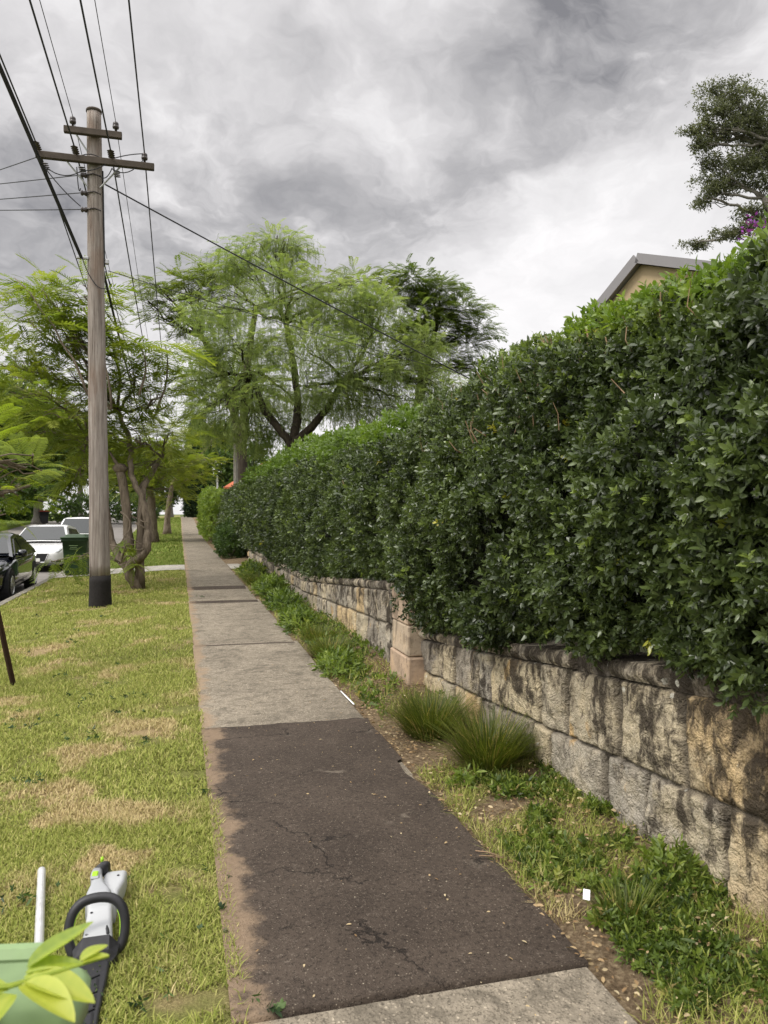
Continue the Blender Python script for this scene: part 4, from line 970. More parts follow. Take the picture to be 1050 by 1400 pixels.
# weeping peppercorn behind the hedge
Yp = 24; bp = np.array(W(390, 690, Yp)); bp[2] = .5
wp = lambda u, v, d=0: np.array(W(u, v, Yp + d))
tree('peppercorn_tree', 'big pale weeping peppercorn tree rising behind the middle of the hedge', bp,
     [[wp(392, 640), wp(402, 606), wp(425, 585, -.4), wp(450, 555, -.6), wp(470, 520, -.5)], [wp(392, 640), wp(398, 606), wp(380, 585), wp(360, 560, .4), wp(345, 510, .6)], [wp(402, 606), wp(408, 560, .8), wp(402, 500, .8), wp(390, 440, .5)]],
     [blob(372, 340, 48, 22, Yp), blob(350, 375, 55, 26, Yp), blob(295, 420, 45, 30, Yp), blob(400, 405, 60, 32, Yp - 1), blob(470, 410, 55, 32, Yp), blob(520, 430, 45, 32, Yp), blob(330, 470, 55, 40, Yp - 1), blob(420, 480, 60, 36, Yp - 1.5), blob(500, 480, 55, 36, Yp), blob(555, 500, 45, 26, Yp), blob(285, 500, 32, 44, Yp), blob(310, 560, 40, 36, Yp - .5), blob(460, 545, 45, 26, Yp + 1), blob(350, 540, 45, 30, Yp + 1.5), blob(590, 525, 38, 20, Yp), blob(275, 560, 22, 36, Yp), blob(305, 590, 26, 14, Yp + .5), blob(520, 540, 40, 20, Yp + 1), blob(410, 560, 35, 22, Yp + 2), blob(580, 470, 30, 30, Yp), blob(610, 540, 26, 16, Yp), blob(440, 440, 60, 30, Yp + 1), blob(260, 520, 20, 30, Yp), blob(390, 330, 30, 14, Yp), blob(480, 560, 50, 24, Yp - .5), blob(550, 545, 40, 22, Yp - .5), blob(370, 580, 40, 20, Yp + 1), blob(500, 510, 50, 26, Yp - 1), blob(340, 600, 34, 24, Yp + 1), blob(400, 530, 60, 30, Yp - 1.8)],
     M['pepper'], mixed_leaves(hang_leaves(TP, .42), frond_leaves(TF, .30)), 1000, M['bark_dark'], .17, seed=7, tone=(.0, 1), nsub=9, clump=.2)
# feathery trees behind it
Yf = 36
tree('feathery_tree', 'dark feathery tree standing behind the right side of the weeping tree', np.array(W(560, 690, Yf)) * (1, 1, 0) + (0, 0, .5),
     [[W(565, 600, Yf), W(575, 500, Yf)], [W(565, 600, Yf), W(590, 470, Yf), W(600, 430, Yf)]],
     [blob(565, 382, 32, 15, Yf), blob(600, 395, 26, 13, Yf), blob(545, 410, 28, 18, Yf), blob(585, 425, 34, 16, Yf), blob(630, 425, 32, 14, Yf), blob(655, 448, 24, 11, Yf), blob(600, 455, 42, 15, Yf), blob(560, 462, 34, 16, Yf), blob(640, 470, 28, 11, Yf), blob(600, 490, 36, 12, Yf), blob(650, 505, 26, 9, Yf), blob(560, 505, 30, 14, Yf)],
     M['feather'], frond_leaves(TF, .55), 520, M['bark_dark'], .2, seed=9, tone=(.0, 1), clump=.2)
Yf2 = 31
tree('feathery_tree', 'mid green feathery tree reaching out left from behind the weeping tree', np.array(W(335, 690, Yf2)) * (1, 1, 0) + (0, 0, .5),
     [[W(330, 600, Yf2), W(300, 500, Yf2), W(275, 460, Yf2)], [W(330, 600, Yf2), W(340, 480, Yf2), W(350, 420, Yf2)]],
     [blob(215, 388, 22, 9, Yf2), blob(200, 408, 18, 8, Yf2), blob(245, 385, 24, 12, Yf2), blob(235, 415, 26, 12, Yf2), blob(275, 392, 28, 16, Yf2), blob(215, 432, 24, 9, Yf2), blob(262, 430, 26, 14, Yf2), blob(300, 375, 28, 14, Yf2), blob(320, 400, 32, 18, Yf2), blob(250, 450, 22, 8, Yf2), blob(440, 385, 36, 14, Yf2 + 2), blob(490, 385, 28, 12, Yf2 + 2)],
     M['jac_far'], frond_leaves(TF, .62), 240, M['bark_dark'], .2, seed=11, tone=(.0, .8), clump=.22)
# tall gum on the right
Yg = 27
tree('gum_tree', 'tall grey green gum tree high above the hedge on the right, partly out of frame', np.array(W(1090, 690, Yg)) * (1, 1, 0) + (0, 0, .6),
     [[W(1085, 500, Yg), W(1068, 330, Yg), W(1045, 270, Yg)], [W(1085, 500, Yg), W(1080, 300, Yg), W(1060, 200, Yg)], [W(1068, 330, Yg), W(1040, 300, Yg)]],
     [blob(996, 128, 32, 14, Yg), blob(975, 150, 24, 16, Yg), blob(1020, 145, 30, 18, Yg), blob(944, 180, 12, 8, Yg), blob(962, 172, 14, 9, Yg), blob(985, 180, 26, 16, Yg), blob(1030, 175, 34, 18, Yg), blob(965, 200, 17, 14, Yg), blob(968, 222, 16, 11, Yg), blob(1005, 222, 36, 16, Yg), blob(1045, 215, 30, 18, Yg), blob(995, 250, 34, 16, Yg), blob(960, 272, 12, 12, Yg), blob(975, 262, 18, 12, Yg), blob(1035, 250, 28, 13, Yg), blob(1020, 292, 24, 9, Yg), blob(1045, 300, 20, 8, Yg), blob(990, 322, 22, 8, Yg), blob(1015, 315, 22, 9, Yg), blob(1075, 180, 40, 40, Yg), blob(1085, 250, 40, 30, Yg), blob(945, 335, 20, 8, Yg + 3)],
     M['gum'], any_leaves(TG, .19), 700, M['bark_grey'], .26, seed=13, tone=(.0, 1), nsub=6, clump=.2, shell=.6)
# conifer
Yc = 85; bc = np.array(W(270, 705, Yc)); bc[2] = float(zg(bc[1]))
t = thing('conifer', 'dark narrow columnar conifer at the far end of the footpath', 'tree', tuple(bc)); m = MB(); n = 5200
h = 11.0; zz = h * rng.uniform(.02, 1, n); rad = 1.5 * np.sqrt(np.clip(1 - (zz / h) ** 2.2, 0, 1)) * (.8 + .25 * sstep(0, .3, zz / h)); a = rng.uniform(0, 6.283, n); q = rng.uniform(.65, 1.05, n) + .25 * (fbm(xyz(np.cos(a) * 2, np.sin(a) * 2, zz * 1.2), 7, 3) - .5)
ps = bc + np.stack([np.cos(a) * rad * q, np.sin(a) * rad * q, zz], -1); fw = np.stack([np.cos(a) * .4, np.sin(a) * .4, np.ones(n)], -1) + rdir(n) * .25
scatter(m, TG, ps, fw, .5 * rng.uniform(.7, 1.3, n), rng.uniform(0, 1, n)); wpart(m, 'crown', M['cypress'], t, True)
m = MB(); m.tube([bc - (0, 0, .1), bc + (0, 0, 3), bc + (0, 0, 10)], [.3, .2, .04], 8); wpart(m, 'trunk', M['bark_dark'], t)

# street trees further up the verge and trees across the road
def simple_tree(name, label, u, vb, Y, trunk_uv, blobs, mat, leaf, dens, r0, group=None, seed=0, bk='bark', tone=(0, .9)):
    b = np.array(W(u, vb, Y))
    gl = float(zg(b[1])) - .05 if -3.2 < b[0] < 3 else (float(fz(np.array([b[0]]), np.array([b[1]]))[0]) if b[0] < -13 else .5); b[2] = gl
    return tree(name, label, b, [[np.array(W(*q)) for q in trunk_uv]], [blob(*q) for q in blobs], mat, leaf, dens, M[bk], r0, group, seed=seed, tone=tone, nsub=6, clump=.22)
TSB = [T_sprig(9, .45, .2, 50 + k) for k in range(4)]
simple_tree('street_tree', 'grey trunked street tree on the verge past the driveway', 207, 720, 40, [(207, 690, 40), (205, 668, 40)],
            [(205, 640, 32, 14, 40), (180, 655, 26, 12, 40), (230, 645, 26, 12, 40), (212, 618, 32, 14, 41), (240, 612, 22, 13, 41), (190, 672, 22, 8, 39), (232, 668, 18, 8, 40), (170, 625, 22, 14, 41), (245, 632, 18, 14, 42)],
            M['jac_far'], frond_leaves(TF, .75), 200, .3, seed=21)
simple_tree('street_tree', 'yellow green street tree arching over the far path in front of the conifer', 228, 712, 50, [(230, 690, 50), (236, 660, 50)],
            [(225, 590, 24, 14, 51), (252, 636, 24, 7, 47), (282, 630, 18, 6, 47), (240, 655, 26, 9, 48), (270, 650, 18, 7, 47), (236, 680, 16, 6, 48), (290, 600, 16, 10, 52)],
            M['jac_far'], frond_leaves(TF, .85), 170, .22, seed=23, tone=(.3, 1))
for i, (lab, u, Y, bl, mat, tn) in enumerate((
    ('wide dark tree at the left edge across the road, above the black car', -10, 62, [(-20, 560, 50, 36, 62), (20, 560, 40, 30, 62), (10, 610, 45, 24, 62), (-20, 650, 40, 22, 60), (35, 640, 36, 22, 62), (30, 672, 28, 10, 60)], 'midleaf', (0, .7)),
    ('broad green tree across the road behind the red lidded bin', 52, 66, [(55, 600, 36, 22, 66), (70, 570, 32, 20, 68), (50, 640, 34, 18, 66), (75, 655, 26, 14, 66), (55, 672, 26, 9, 66), (95, 620, 26, 18, 67)], 'jac_far', (0, .6)),
    ('grey trunked tree across the road behind the white cars', 108, 78, [(108, 620, 34, 18, 78), (95, 590, 30, 18, 78), (130, 600, 32, 18, 78), (120, 650, 28, 12, 78), (88, 650, 22, 12, 78), (150, 630, 28, 18, 80)], 'jac_far', (0, .7)),
    ('rounded tree far up the road showing between the jacaranda stems', 172, 92, [(170, 640, 26, 16, 92), (155, 660, 22, 12, 92), (190, 660, 22, 12, 92), (175, 678, 26, 8, 92), (200, 630, 22, 16, 94)], 'midleaf', (.1, .8)),
    ('tall leafy tree closing the far end of the verge left of the conifer', 232, 96, [(232, 655, 20, 14, 96), (225, 680, 18, 10, 96), (243, 672, 10, 9, 96), (236, 630, 20, 16, 97), (218, 690, 16, 7, 96)], 'midleaf', (.2, .9)),
    ('hazy green tree at the crest of the hill beyond the conifer', 300, 75, [(300, 640, 26, 24, 75), (322, 650, 22, 26, 75), (285, 600, 22, 16, 76), (310, 600, 22, 18, 76), (345, 640, 22, 30, 74), (330, 680, 26, 16, 74)], 'midleaf', (.1, .8)),
)):
    simple_tree('background_tree', lab, u, 700, Y, [(u, 690, Y), (u + 2, 665, Y)], bl, M[mat], any_leaves(TSB, .65), 190, .45, 'trees beyond the road and crest', 31 + i, 'bark_grey', tn)
for i, (lab, pts) in enumerate((('low dark bushes across the road at the left edge of the picture', (-5, 25)), ('clipped green hedge far across the road behind the white cars', (70, 190)))):
    Y = 72; bl = [(np.array(W(u, 700, Y)) + (0, 0, .2), np.array([2.0, 1.6, 1.3])) for u in np.linspace(pts[0], pts[1], 5)]
    shrub('far_bush', lab, 'bush', bl, M['midleaf'], 1500, .5, TSB, float(bl[0][0][2] - 1.0), (.1, .7), stem=False)
# palm beside the weeping tree
bpz = np.array(W(325, 690, 36)); bpz[2] = .5; t = thing('palm_tree', 'palm with long stiff fronds just left of the weeping tree', 'tree', tuple(bpz)); m = MB(); top = np.array(W(322, 530, 36))
m.tube([bpz, (bpz + top) / 2, top], [.2, .16, .15], 9, rough=.1); wpart(m, 'trunk', M['bark_grey'], t)
m = MB(); n = 26; a = np.arange(n) * 2.4; d = np.stack([np.cos(a), np.sin(a), np.linspace(-.3, 1.1, n)], -1)
def T_palm():
    V, Fq = [], []; r = random.Random(4); f = lambda q: np.array([0, q, .3 * q - .55 * q * q])
    for i in range(24):
        q = .12 + .86 * i / 23
        for s_ in (-1, 1): diamond(V, Fq, f(q), (s_ * 1.0, .75, -.25 - .5 * q), (0, .2, 1), .34 * math.sin(math.pi * (.15 + .75 * (1 - q))) + .08, .03)
    k = len(V)
    for q in np.linspace(0, 1, 6): V += [f(q) + (-.012, 0, 0), f(q) + (.012, 0, 0)]
    for i in range(5): Fq.append([k + 2 * i, k + 2 * i + 1, k + 2 * i + 3, k + 2 * i + 2])
    return np.array(V), [np.array(Fq)]
m.inst(T_palm(), np.repeat(top[None], n, 0), rot_from(d), 2.7 * rng.uniform(.8, 1.1, n), rng.uniform(.2, .8, n)); wpart(m, 'crown', M['feather'], t, True)
# ---------------------------------------------------------------- utility pole
PB = np.array(G(137, 829, -.06)); PB[2] = -.06
HP = 8.42
pole = thing('utility_pole', 'weathered timber power pole with two crossarms standing on the verge', 'utility pole', tuple(PB))
m = MB(); n = 40; zz = np.linspace(.52, HP, n); m.tube([(-.012 * z - .0, 0, z) for z in zz], np.interp(zz, [0, HP], [.172, .118]), 20, rough=.035, seed=2); m.build('shaft', M['pole'], pole, True)
m = MB(); m.tube([(0, 0, z) for z in np.linspace(-.2, .53, 8)], [.19, .187, .184, .181, .179, .178, .177, .174], 20, rough=.05, seed=4); m.build('tar_band', M['tar'], pole, True)
m = MB(); m.lathe([(.0, .0), (.128, 0), (.130, .03), (.122, .045), (0, .05)], (-.012 * HP, 0, HP - .01), 18); m.build('cap', M['arm'], pole, True)
px = lambda z: -.012 * z
z1, z2 = 7.46 - PB[2], 7.93 - PB[2]
def arm(z, xl, xr, t_):
    m = MB(); m.box(((xl + xr) / 2 + px(z), -.17, z), (xr - xl, .09, .11), bev=.008); return m.build('crossarm', M['arm'], pole)
A1 = arm(z1, -.90, .98, 0); A2 = arm(z2, -.46, .46, 0)
for z, w_ in ((z1, .42), (z2, .27)):
    for s_ in ((-1, 1) if z == z1 else (-1,)): m = MB(); m.tube([(px(z) + s_ * w_, -.14, z - .05), (px(z) + s_ * .10, -.11, z - .42 * (1 if z == z1 else .7))], .014, 6); m.build('brace', M['galv'], pole)
def insulator(x, z, y=-.17, h=.16, tilt=0):
    m = MB(); m.lathe([(.0, 0), (.018, 0), (.018, .06), (.05, .065), (.055, .10), (.04, .11), (.05, .125), (.045, .16), (.02, .18), (0, .185)], (px(z) + x, y, z + .05), 10); m.build('insulator', M['insul'], pole, True)
for x, z in ((-.32, z2), (.36, z2), (.82, z1)): insulator(x, z)
def strain(x, z, y0, dy):   # strain insulator lying along the wire
    m = MB(); L = .34
    for k in range(4): m.lathe([(.012, 0), (.055, .015), (.06, .035), (.03, .055), (.012, .07)], (0, 0, 0), 10, M=np.array([[1, 0, 0], [0, 0, -dy], [0, .25, 1.0 * 0 + .2]]) @ np.eye(3)); m.v[-1] = m.v[-1] + np.array([px(z) + x, y0 - dy * (.05 + .075 * k), z + .03])
    m.build('insulator', M['insul'], pole, True)
for x in (-.84, -.26, .30):
    strain(x, z1, -.22, 1); strain(x + .05, z1 - .1, -.08, -1)
for z in (z1 + .06, z1 - .22, z1 - .52, z1 - .80):
    m = MB(); m.lathe([(0, -.05), (.035, -.05), (.05, -.03), (.03, 0), (.05, .03), (.035, .05), (0, .05)], (px(z) - .17, -.06, z), 10, M=[[0, 0, 1], [0, 1, 0], [-1, 0, 0]]); m.tube([(px(z) - .2, -.06, z), (px(z), -.15, z + .01), (px(z) + .1, -.08, z)], .012, 5); m.build('insulator', M['insul'], pole, True)
zb_ = 5.84 - PB[2]; m = MB(); m.box((px(zb_) - .2, -.08, zb_ + .0), (.2, .05, .05), bev=.01); m.build('clamp', M['galv'], pole); m = MB(); m.box((px(zb_) + .18, -.02, zb_ - .02), (.07, .07, .09), bev=.015); m.build('clamp', M['galv'], pole)
m = MB()
jm = lambda a, b, sag, n=9: curve(a, b, n, (0, 0, -sag))
for (xa, za, xb, zb2, sg) in ((-.84, -.12, -.2, -.22, .14), (-.26, -.15, -.2, -.5, .18), (-.84, -.1, -.2, -.8, .05), (.30, -.12, .82, .12, .14), (.32, .06, .82, .2, -.02), (-.26, 0, .1, .05, -.06), (.1, -.25, .3, -.1, .1), (-.2, -.2, .28, .02, .06)):
    m.tube(jm((px(z1) + xa, -.2, z1 + za), (px(z1) + xb, -.2, z1 + zb2), sg), .009, 5)
m.tube(jm((px(zb_) + .16, -.08, zb_ - .2), (px(zb_) + .26, -.05, zb_ - .45), .0), .008, 5)
m.tube(jm((px(zb_) - .2, -.15, zb_ - .03), (px(zb_) + .2, -.16, zb_ - .5), .18), .008, 5)
m.tube([(px(z) + .128 + (HP - z) * .006, -.03, z) for z in np.linspace(zb_ - .1, z1 - .1, 8)], .012, 5)
m.build('jumper_wire', M['wire'], pole)
# ---------------------------------------------------------------- wires, each a thing of its own
def wire(label, pts, r, sag=0., name='power_line', group='power lines along the street'):
    m = MB(); out = []
    for a, b in zip(pts[:-1], pts[1:]):
        L = np.linalg.norm(np.array(b) - np.array(a)); q = curve(a, b, max(8, int(L)), (0, 0, -sag * (L / 40.) ** 2)); out.append(q if not out else q[1:])
    q = np.concatenate(out); c = q[0].copy(); o = m.tube(q - c, r, 5); o = m.build(name, M['wire']); o.location = tuple(c); return tag(o, label, 'power line', group)
P0 = PB + np.array([0, 0, 0.])
def along(x, z, lab, r=.009, dxn=0., dxf=0., sag=.55):
    p = P0 + np.array([px(z) + x, -.2, z]); wire(lab, [p + (dxn, -26, .1), p, p + (dxf, 45, -.25)], r, sag)
along(-.84, z1 + .06, 'overhead wire on the outer left end of the lower crossarm', .012)
along(-.26, z1 + .06, 'overhead wire on the lower crossarm just left of the pole', .013)
along(.30, z1 + .06, 'overhead wire on the lower crossarm just right of the pole', .013)
along(.82, z1 + .24, 'overhead wire on the outer right insulator of the lower crossarm', .012)
along(-.32, z2 + .24, 'thin overhead wire on the left insulator of the short upper crossarm', .006)
along(.36, z2 + .24, 'thin overhead wire on the right insulator of the short upper crossarm', .006)
pb = P0 + np.array([px(zb_) - .22, -.1, zb_]); q0 = np.array(W(0, 92, 9.0)); d_ = q0 - pb
wire('thick bundled black cable rising left from the clamp on the pole', [pb + d_ * 3.2 - (0, 0, 0.0), q0, pb], .028, 0., 'bundled_cable', None)
wire('bundled black cable leaving the pole towards the far trees', [pb + (.3, .1, 0), pb + (.35, 45, -.4)], .024, .9, 'bundled_cable', None)
for k, (z, v) in enumerate(((z1 - .0, 228), (z1 - .22, 247), (z1 - .52, 268), (z1 - .80, 283))):
    pp = P0 + np.array([px(z) - (.9 if k == 0 else .22), -.06, z]); qq = np.array(W(0, v, 14.6)); d_ = qq - pp
    wire('service wire crossing to the left from the pole, %s of the four' % ('topmost', 'second highest', 'third highest', 'lowest')[k], [pp, pp + d_ * 4.5 + (0, 0, -.2)], .0085, .25, 'service_wire', 'service wires to houses across the road')
ps = P0 + np.array([px(z1) + .18, -.12, z1 - .36]); pe = np.array(W(640, 516, 17.5)); ve = pe + (pe - ps) * .12
wire('thick black service cable sloping right from the pole over the hedge', [ps, ve], .014, .55, 'service_cable', None)
ps = P0 + np.array([px(zb_) + .2, -.05, zb_ - .18]); pe = np.array(W(620, 508, 19)); ve = pe + (pe - ps) * .12
wire('thin lower service wire sloping right from the pole clamp', [ps, ve], .007, .5, 'service_cable', None)

# ---------------------------------------------------------------- houses
def gable_house(name, label, c, rz, wd, dp, he, hr_, wallm, roofm, ov=.35, windows=()):
    t = thing(name, label, 'house', c, rz); m = MB(); w2, d2 = wd / 2, dp / 2
    hel, her = he if isinstance(he, tuple) else (he, he)
    V = [(-w2, -d2, 0), (w2, -d2, 0), (w2, -d2, her), (0, -d2, hr_), (-w2, -d2, hel)]; V2 = [(x, d2, z) for x, y, z in V]
    m.add(V + V2, [[0, 1, 2, 3, 4], [9, 8, 7, 6, 5], [0, 5, 6, 1], [1, 6, 7, 2], [4, 9, 5, 0]]); m.build('wall', wallm, t)
    m = MB(); th = .10
    for s_, he in ((-1, hel), (1, her)):
        sl_ = (hr_ - he) / w2
        P = [(0, hr_ + .02), (s_ * (w2 + ov), he - ov * sl_ + .02), (s_ * (w2 + ov), he - ov * sl_ + .02 + th), (0, hr_ + .02 + th)]
        V = [(x, -d2 - ov, z) for x, z in P] + [(x, d2 + ov, z) for x, z in P]
        f = [[0, 1, 2, 3], [7, 6, 5, 4], [0, 4, 5, 1], [1, 5, 6, 2], [2, 6, 7, 3], [3, 7, 4, 0]]; m.add(V, f)
    rf = m.build('roof', roofm, t)
    m = MB()
    for s_, he in ((-1, hel), (1, her)):
        sl_ = (hr_ - he) / w2
        a_ = np.array([0, -d2 - ov - .02, hr_ + .10]); b_ = np.array([s_ * (w2 + ov), -d2 - ov - .02, he - ov * sl_ + .10]); L = np.linalg.norm(b_ - a_); an = math.atan2(b_[2] - a_[2], b_[0] - a_[0])
        Mx = np.array([[math.cos(an), 0, -math.sin(an)], [0, 1, 0], [math.sin(an), 0, math.cos(an)]]); m.box((a_ + b_) / 2, (L, .035, .19), M=Mx)
    m.build('fascia', M['fascia'], rf)
    for (x, z, ww, hh) in windows:
        m = MB()
        for dx, dz_, sx, sz in ((0, hh / 2, ww + .12, .08), (0, -hh / 2, ww + .12, .08), (-ww / 2, 0, .08, hh - .09), (ww / 2, 0, .08, hh - .09)): m.box((x + dx, -d2 - .03, z + dz_), (sx, .08, sz))
        fr = m.build('window', M['whitepole'], t); m = MB(); m.box((x, -d2 - .015, z), (ww - .06, .02, hh - .06)); m.build('pane', M['glass'], fr)
    return t
ap = np.array(W(871, 346, 15)); he = 5.0
hz_ = -1.2; fo = 4.14
gable_house('house', 'tan gable fronted house with grey barge boards behind the hedge on the right', (ap[0] - math.sin(hz_) * fo, ap[1] + math.cos(hz_) * fo, .55), hz_, 6.0, 8, (ap[2] - .75 - 2.4, ap[2] - .75 - 1.1), ap[2] - .75, M['render_tan'], M['fascia'], .14)
bh = np.array(W(362, 690, 38))
gable_house('house', 'orange brick house glimpsed under the weeping tree', (bh[0] + 2.6, bh[1] + 4, .5), .5, 5.0, 7, 2.5, 3.9, M['brick'], M['terracotta'], .3, [(-1.5, 1.6, 1.0, 1.2)])
# slim white post at the far end of the hedge
pw = np.array(W(297, 690, 47)); pw[2] = float(zg(pw[1])); t = thing('sign_post', 'slim white metal post standing behind the far end of the dark hedge', 'post', tuple(pw)); m = MB(); m.tube([(0, 0, 0), (0, 0, 1.5), (0, 0, 3.35)], .055, 10); m.build('pole', M['whitepole'], t, True)
m = MB(); m.lathe([(0, 0), (.07, 0), (.07, .1), (.05, .14), (.05, .3), (.065, .32), (.03, .38), (0, .4)], (0, 0, 3.35), 10); m.build('finial', M['whitepole'], t, True)

# ---------------------------------------------------------------- cars
def rrect(w_, zb, zt, r, ex=1.0, n=5):
    P = []
    for cx, cz, a0 in ((w_ - r, zt - r, 0), (-w_ + r, zt - r, 90), (-w_ + r, zb + r, 180), (w_ - r, zb + r, 270)):
        for k in range(n): a = R(a0 + 90 * k / (n - 1)); P.append((cx + r * math.cos(a), cz + r * math.sin(a)))
    return P
def car(label, loc, rz, paint, L=4.5, W_=1.78, H=1.44, kind='sedan', group=None, name='parked_car'):
    """front at -y"""
    t = thing(name, label, 'car', loc, rz, group); hw = W_ / 2; h2 = L / 2
    st = [(-h2, .42, .60, .60, .10), (-h2 + .06, .30, .66, .74, .12), (-h2 + .25, .22, .72, .85, .14), (-h2 + .7, .18, .80, .95, .16), (-h2 + 1.15, .17, .89, .99, .18), (-h2 + 1.7, .17, .94, 1, .2), (0, .17, .94, 1, .2), (h2 - 1.2, .17, .95, 1, .2), (h2 - .6, .19, .98, .97, .18), (h2 - .15, .26, .97, .9, .16), (h2 - .03, .34, .9, .84, .14), (h2, .42, .8, .74, .12)]
    m = MB(); rings = []
    for y, zb, zt, wf, r in st:
        P = rrect(hw * wf, zb, zt, min(r, (zt - zb) / 2 - .01)); rings.append([(x * (1 - .05 * max(0, (z - .62) / .35)), y, z) for x, z in P])
    m.loft(rings); body = m.build('body', paint, t, True)
    # cabin
    if kind == 'sedan': prof = [(-h2 + 1.15, .93), (-h2 + 1.95, H - .05), (-h2 + 2.4, H), (.45, H), (.95, H - .06), (h2 - .55, .99)]
    else: prof = [(-h2 + 1.1, .93), (-h2 + 1.9, H - .05), (-h2 + 2.35, H), (.6, H), (1.45, H - .09), (h2 - .18, 1.0)]
    def hwz(z): return hw * (.955 - .26 * (z - .93) / (H - .93))
    m = MB(); top = []
    for y, z in prof: top.append([(-hwz(z), y, z - .02), (-hwz(z) + .1, y, z + .012), (0, y, z + .03), (hwz(z) - .1, y, z + .012), (hwz(z), y, z - .02)])
    m.grid(np.array(top))
    for s_ in (-1, 1):
        P = [(s_ * hwz(z), y, z - .02) for y, z in prof]; b = [(s_ * hwz(.9), y, .88) for y, z in prof]; m.grid(np.array([P, b]), flip=(s_ > 0))
    m.build('cabin', paint, t, True)
    def panel(q, mat, nm, off=(0, 0, 0)):
        m = MB(); q = np.array(q, float) + off; m.add(q, [list(range(len(q)))]); nrm = np.cross(q[1] - q[0], q[2] - q[0]); nrm /= np.linalg.norm(nrm)
        m = MB(); k = len(q); m.add(np.concatenate([q, q - nrm * .02]), [list(range(k)), list(range(2 * k - 1, k - 1, -1))] + [[i, i + k, (i + 1) % k + k, (i + 1) % k] for i in range(k)]); return m.build(nm, mat, t)
    y0, z0 = prof[0]; y1, z1_ = prof[1]
    f = lambda a_: (y0 + (y1 - y0) * a_, z0 + (z1_ - z0) * a_)
    (ya, za), (yb, zb2) = f(.06), f(.95)
    panel([(-hwz(za) + .07, ya, za + .03), (hwz(za) - .07, ya, za + .03), (hwz(zb2) - .09, yb, zb2 + .035), (-hwz(zb2) + .09, yb, zb2 + .035)], M['glass'], 'windscreen', (0, -.012, .012))
    y0, z0 = prof[-1]; y1, z1_ = prof[-2]; (ya, za), (yb, zb2) = f(.1), f(.92)
    panel([(hwz(za) - .08, ya, za + .03), (-hwz(za) + .08, ya, za + .03), (-hwz(zb2) + .1, yb, zb2 + .035), (hwz(zb2) - .1, yb, zb2 + .035)], M['glass'], 'rear_window', (0, .012, .012))
    yr = prof[-2][0]
    for s_ in (-1, 1):
        for (pa) in ([(-h2 + 1.5, .965), (.02, .965), (.02, H - .1), (-h2 + 2.12, H - .11)], [(.1, .965), (yr + .25, .985), (yr - .1, H - .16), (.1, H - .1)]):
            q = [(s_ * (hwz(z) + .006), y, z) for y, z in pa]; q = q if s_ > 0 else q[::-1]; panel(q, M['glass'], 'side_window')
    # front
    fy = -h2
    for s_ in (-1, 1):
        m = MB(); m.loft([[(s_ * x, y, z) for x, y, z in ((hw * .50, fy + .05, .60), (hw * .78, fy + .12, .63), (hw * .88, fy + .42, .72), (hw * .80, fy + .36, .755), (hw * .52, fy + .09, .675))], [(s_ * x, y - .03, z + .02) for x, y, z in ((hw * .52, fy + .05, .61), (hw * .77, fy + .13, .635), (hw * .865, fy + .40, .715), (hw * .79, fy + .36, .735), (hw * .54, fy + .10, .66))]]); m.build('headlight', M['lamp'], t)
        m = MB(); m.box((s_ * hw * .70, fy + .09, .36), (.30, .06, .09), rz=s_ * .28, bev=.02); m.build('fog_recess', M['blackplastic'], t)
        m = MB(); m.box((s_ * (hw + .07), -h2 + 1.62, .98), (.2, .12, .14), bev=.035); m.box((s_ * (hw - .02), -h2 + 1.60, .95), (.1, .05, .05)); m.build('mirror', paint, t, True)
        m = MB(); m.box((s_ * hw * .58, h2 - .03, .74), (.30, .08, .13), bev=.03); m.build('tail_light', M['bin_red'], t)
        for yy in (.02,):
            m = MB(); m.box((s_ * (hw + .003), yy - .25, .82), (.03, .17, .03), bev=.008); m.build('door_handle', paint, t)
    m = MB(); m.loft([[(-.42, fy - .012, .60), (-.30, fy + .0, .33), (.30, fy + .0, .33), (.42, fy - .012, .60)], [(-.40, fy - .025, .59), (-.28, fy - .012, .35), (.28, fy - .012, .35), (.40, fy - .025, .59)]]); gr = m.build('grille', M['blackplastic'], t)
    m = MB(); m.tube([(-.43, fy - .01, .605), (-.31, fy - .005, .325), (.31, fy - .005, .325), (.43, fy - .01, .605)], .013, 6); m.build('surround', M['chrome'], gr)
    m = MB(); an = np.linspace(0, 2 * math.pi, 17); m.tube([(.085 * math.cos(a_), fy - .035, .525 + .062 * math.sin(a_)) for a_ in an], .007, 5); m.tube([(-.075, fy - .037, .55), (-.035, fy - .037, .535), (0, fy - .037, .495), (.035, fy - .037, .535), (.075, fy - .037, .55)], .008, 5); m.build('emblem', M['chrome'], gr)
    m = MB(); m.box((0, fy - .035, .40), (.37, .012, .105), bev=.004); m.build('number_plate', M['plate'], t)
    m = MB(); m.box((0, fy + .05, .235), (W_ * .72, .08, .07), bev=.02); m.build('lower_intake', M['blackplastic'], t)
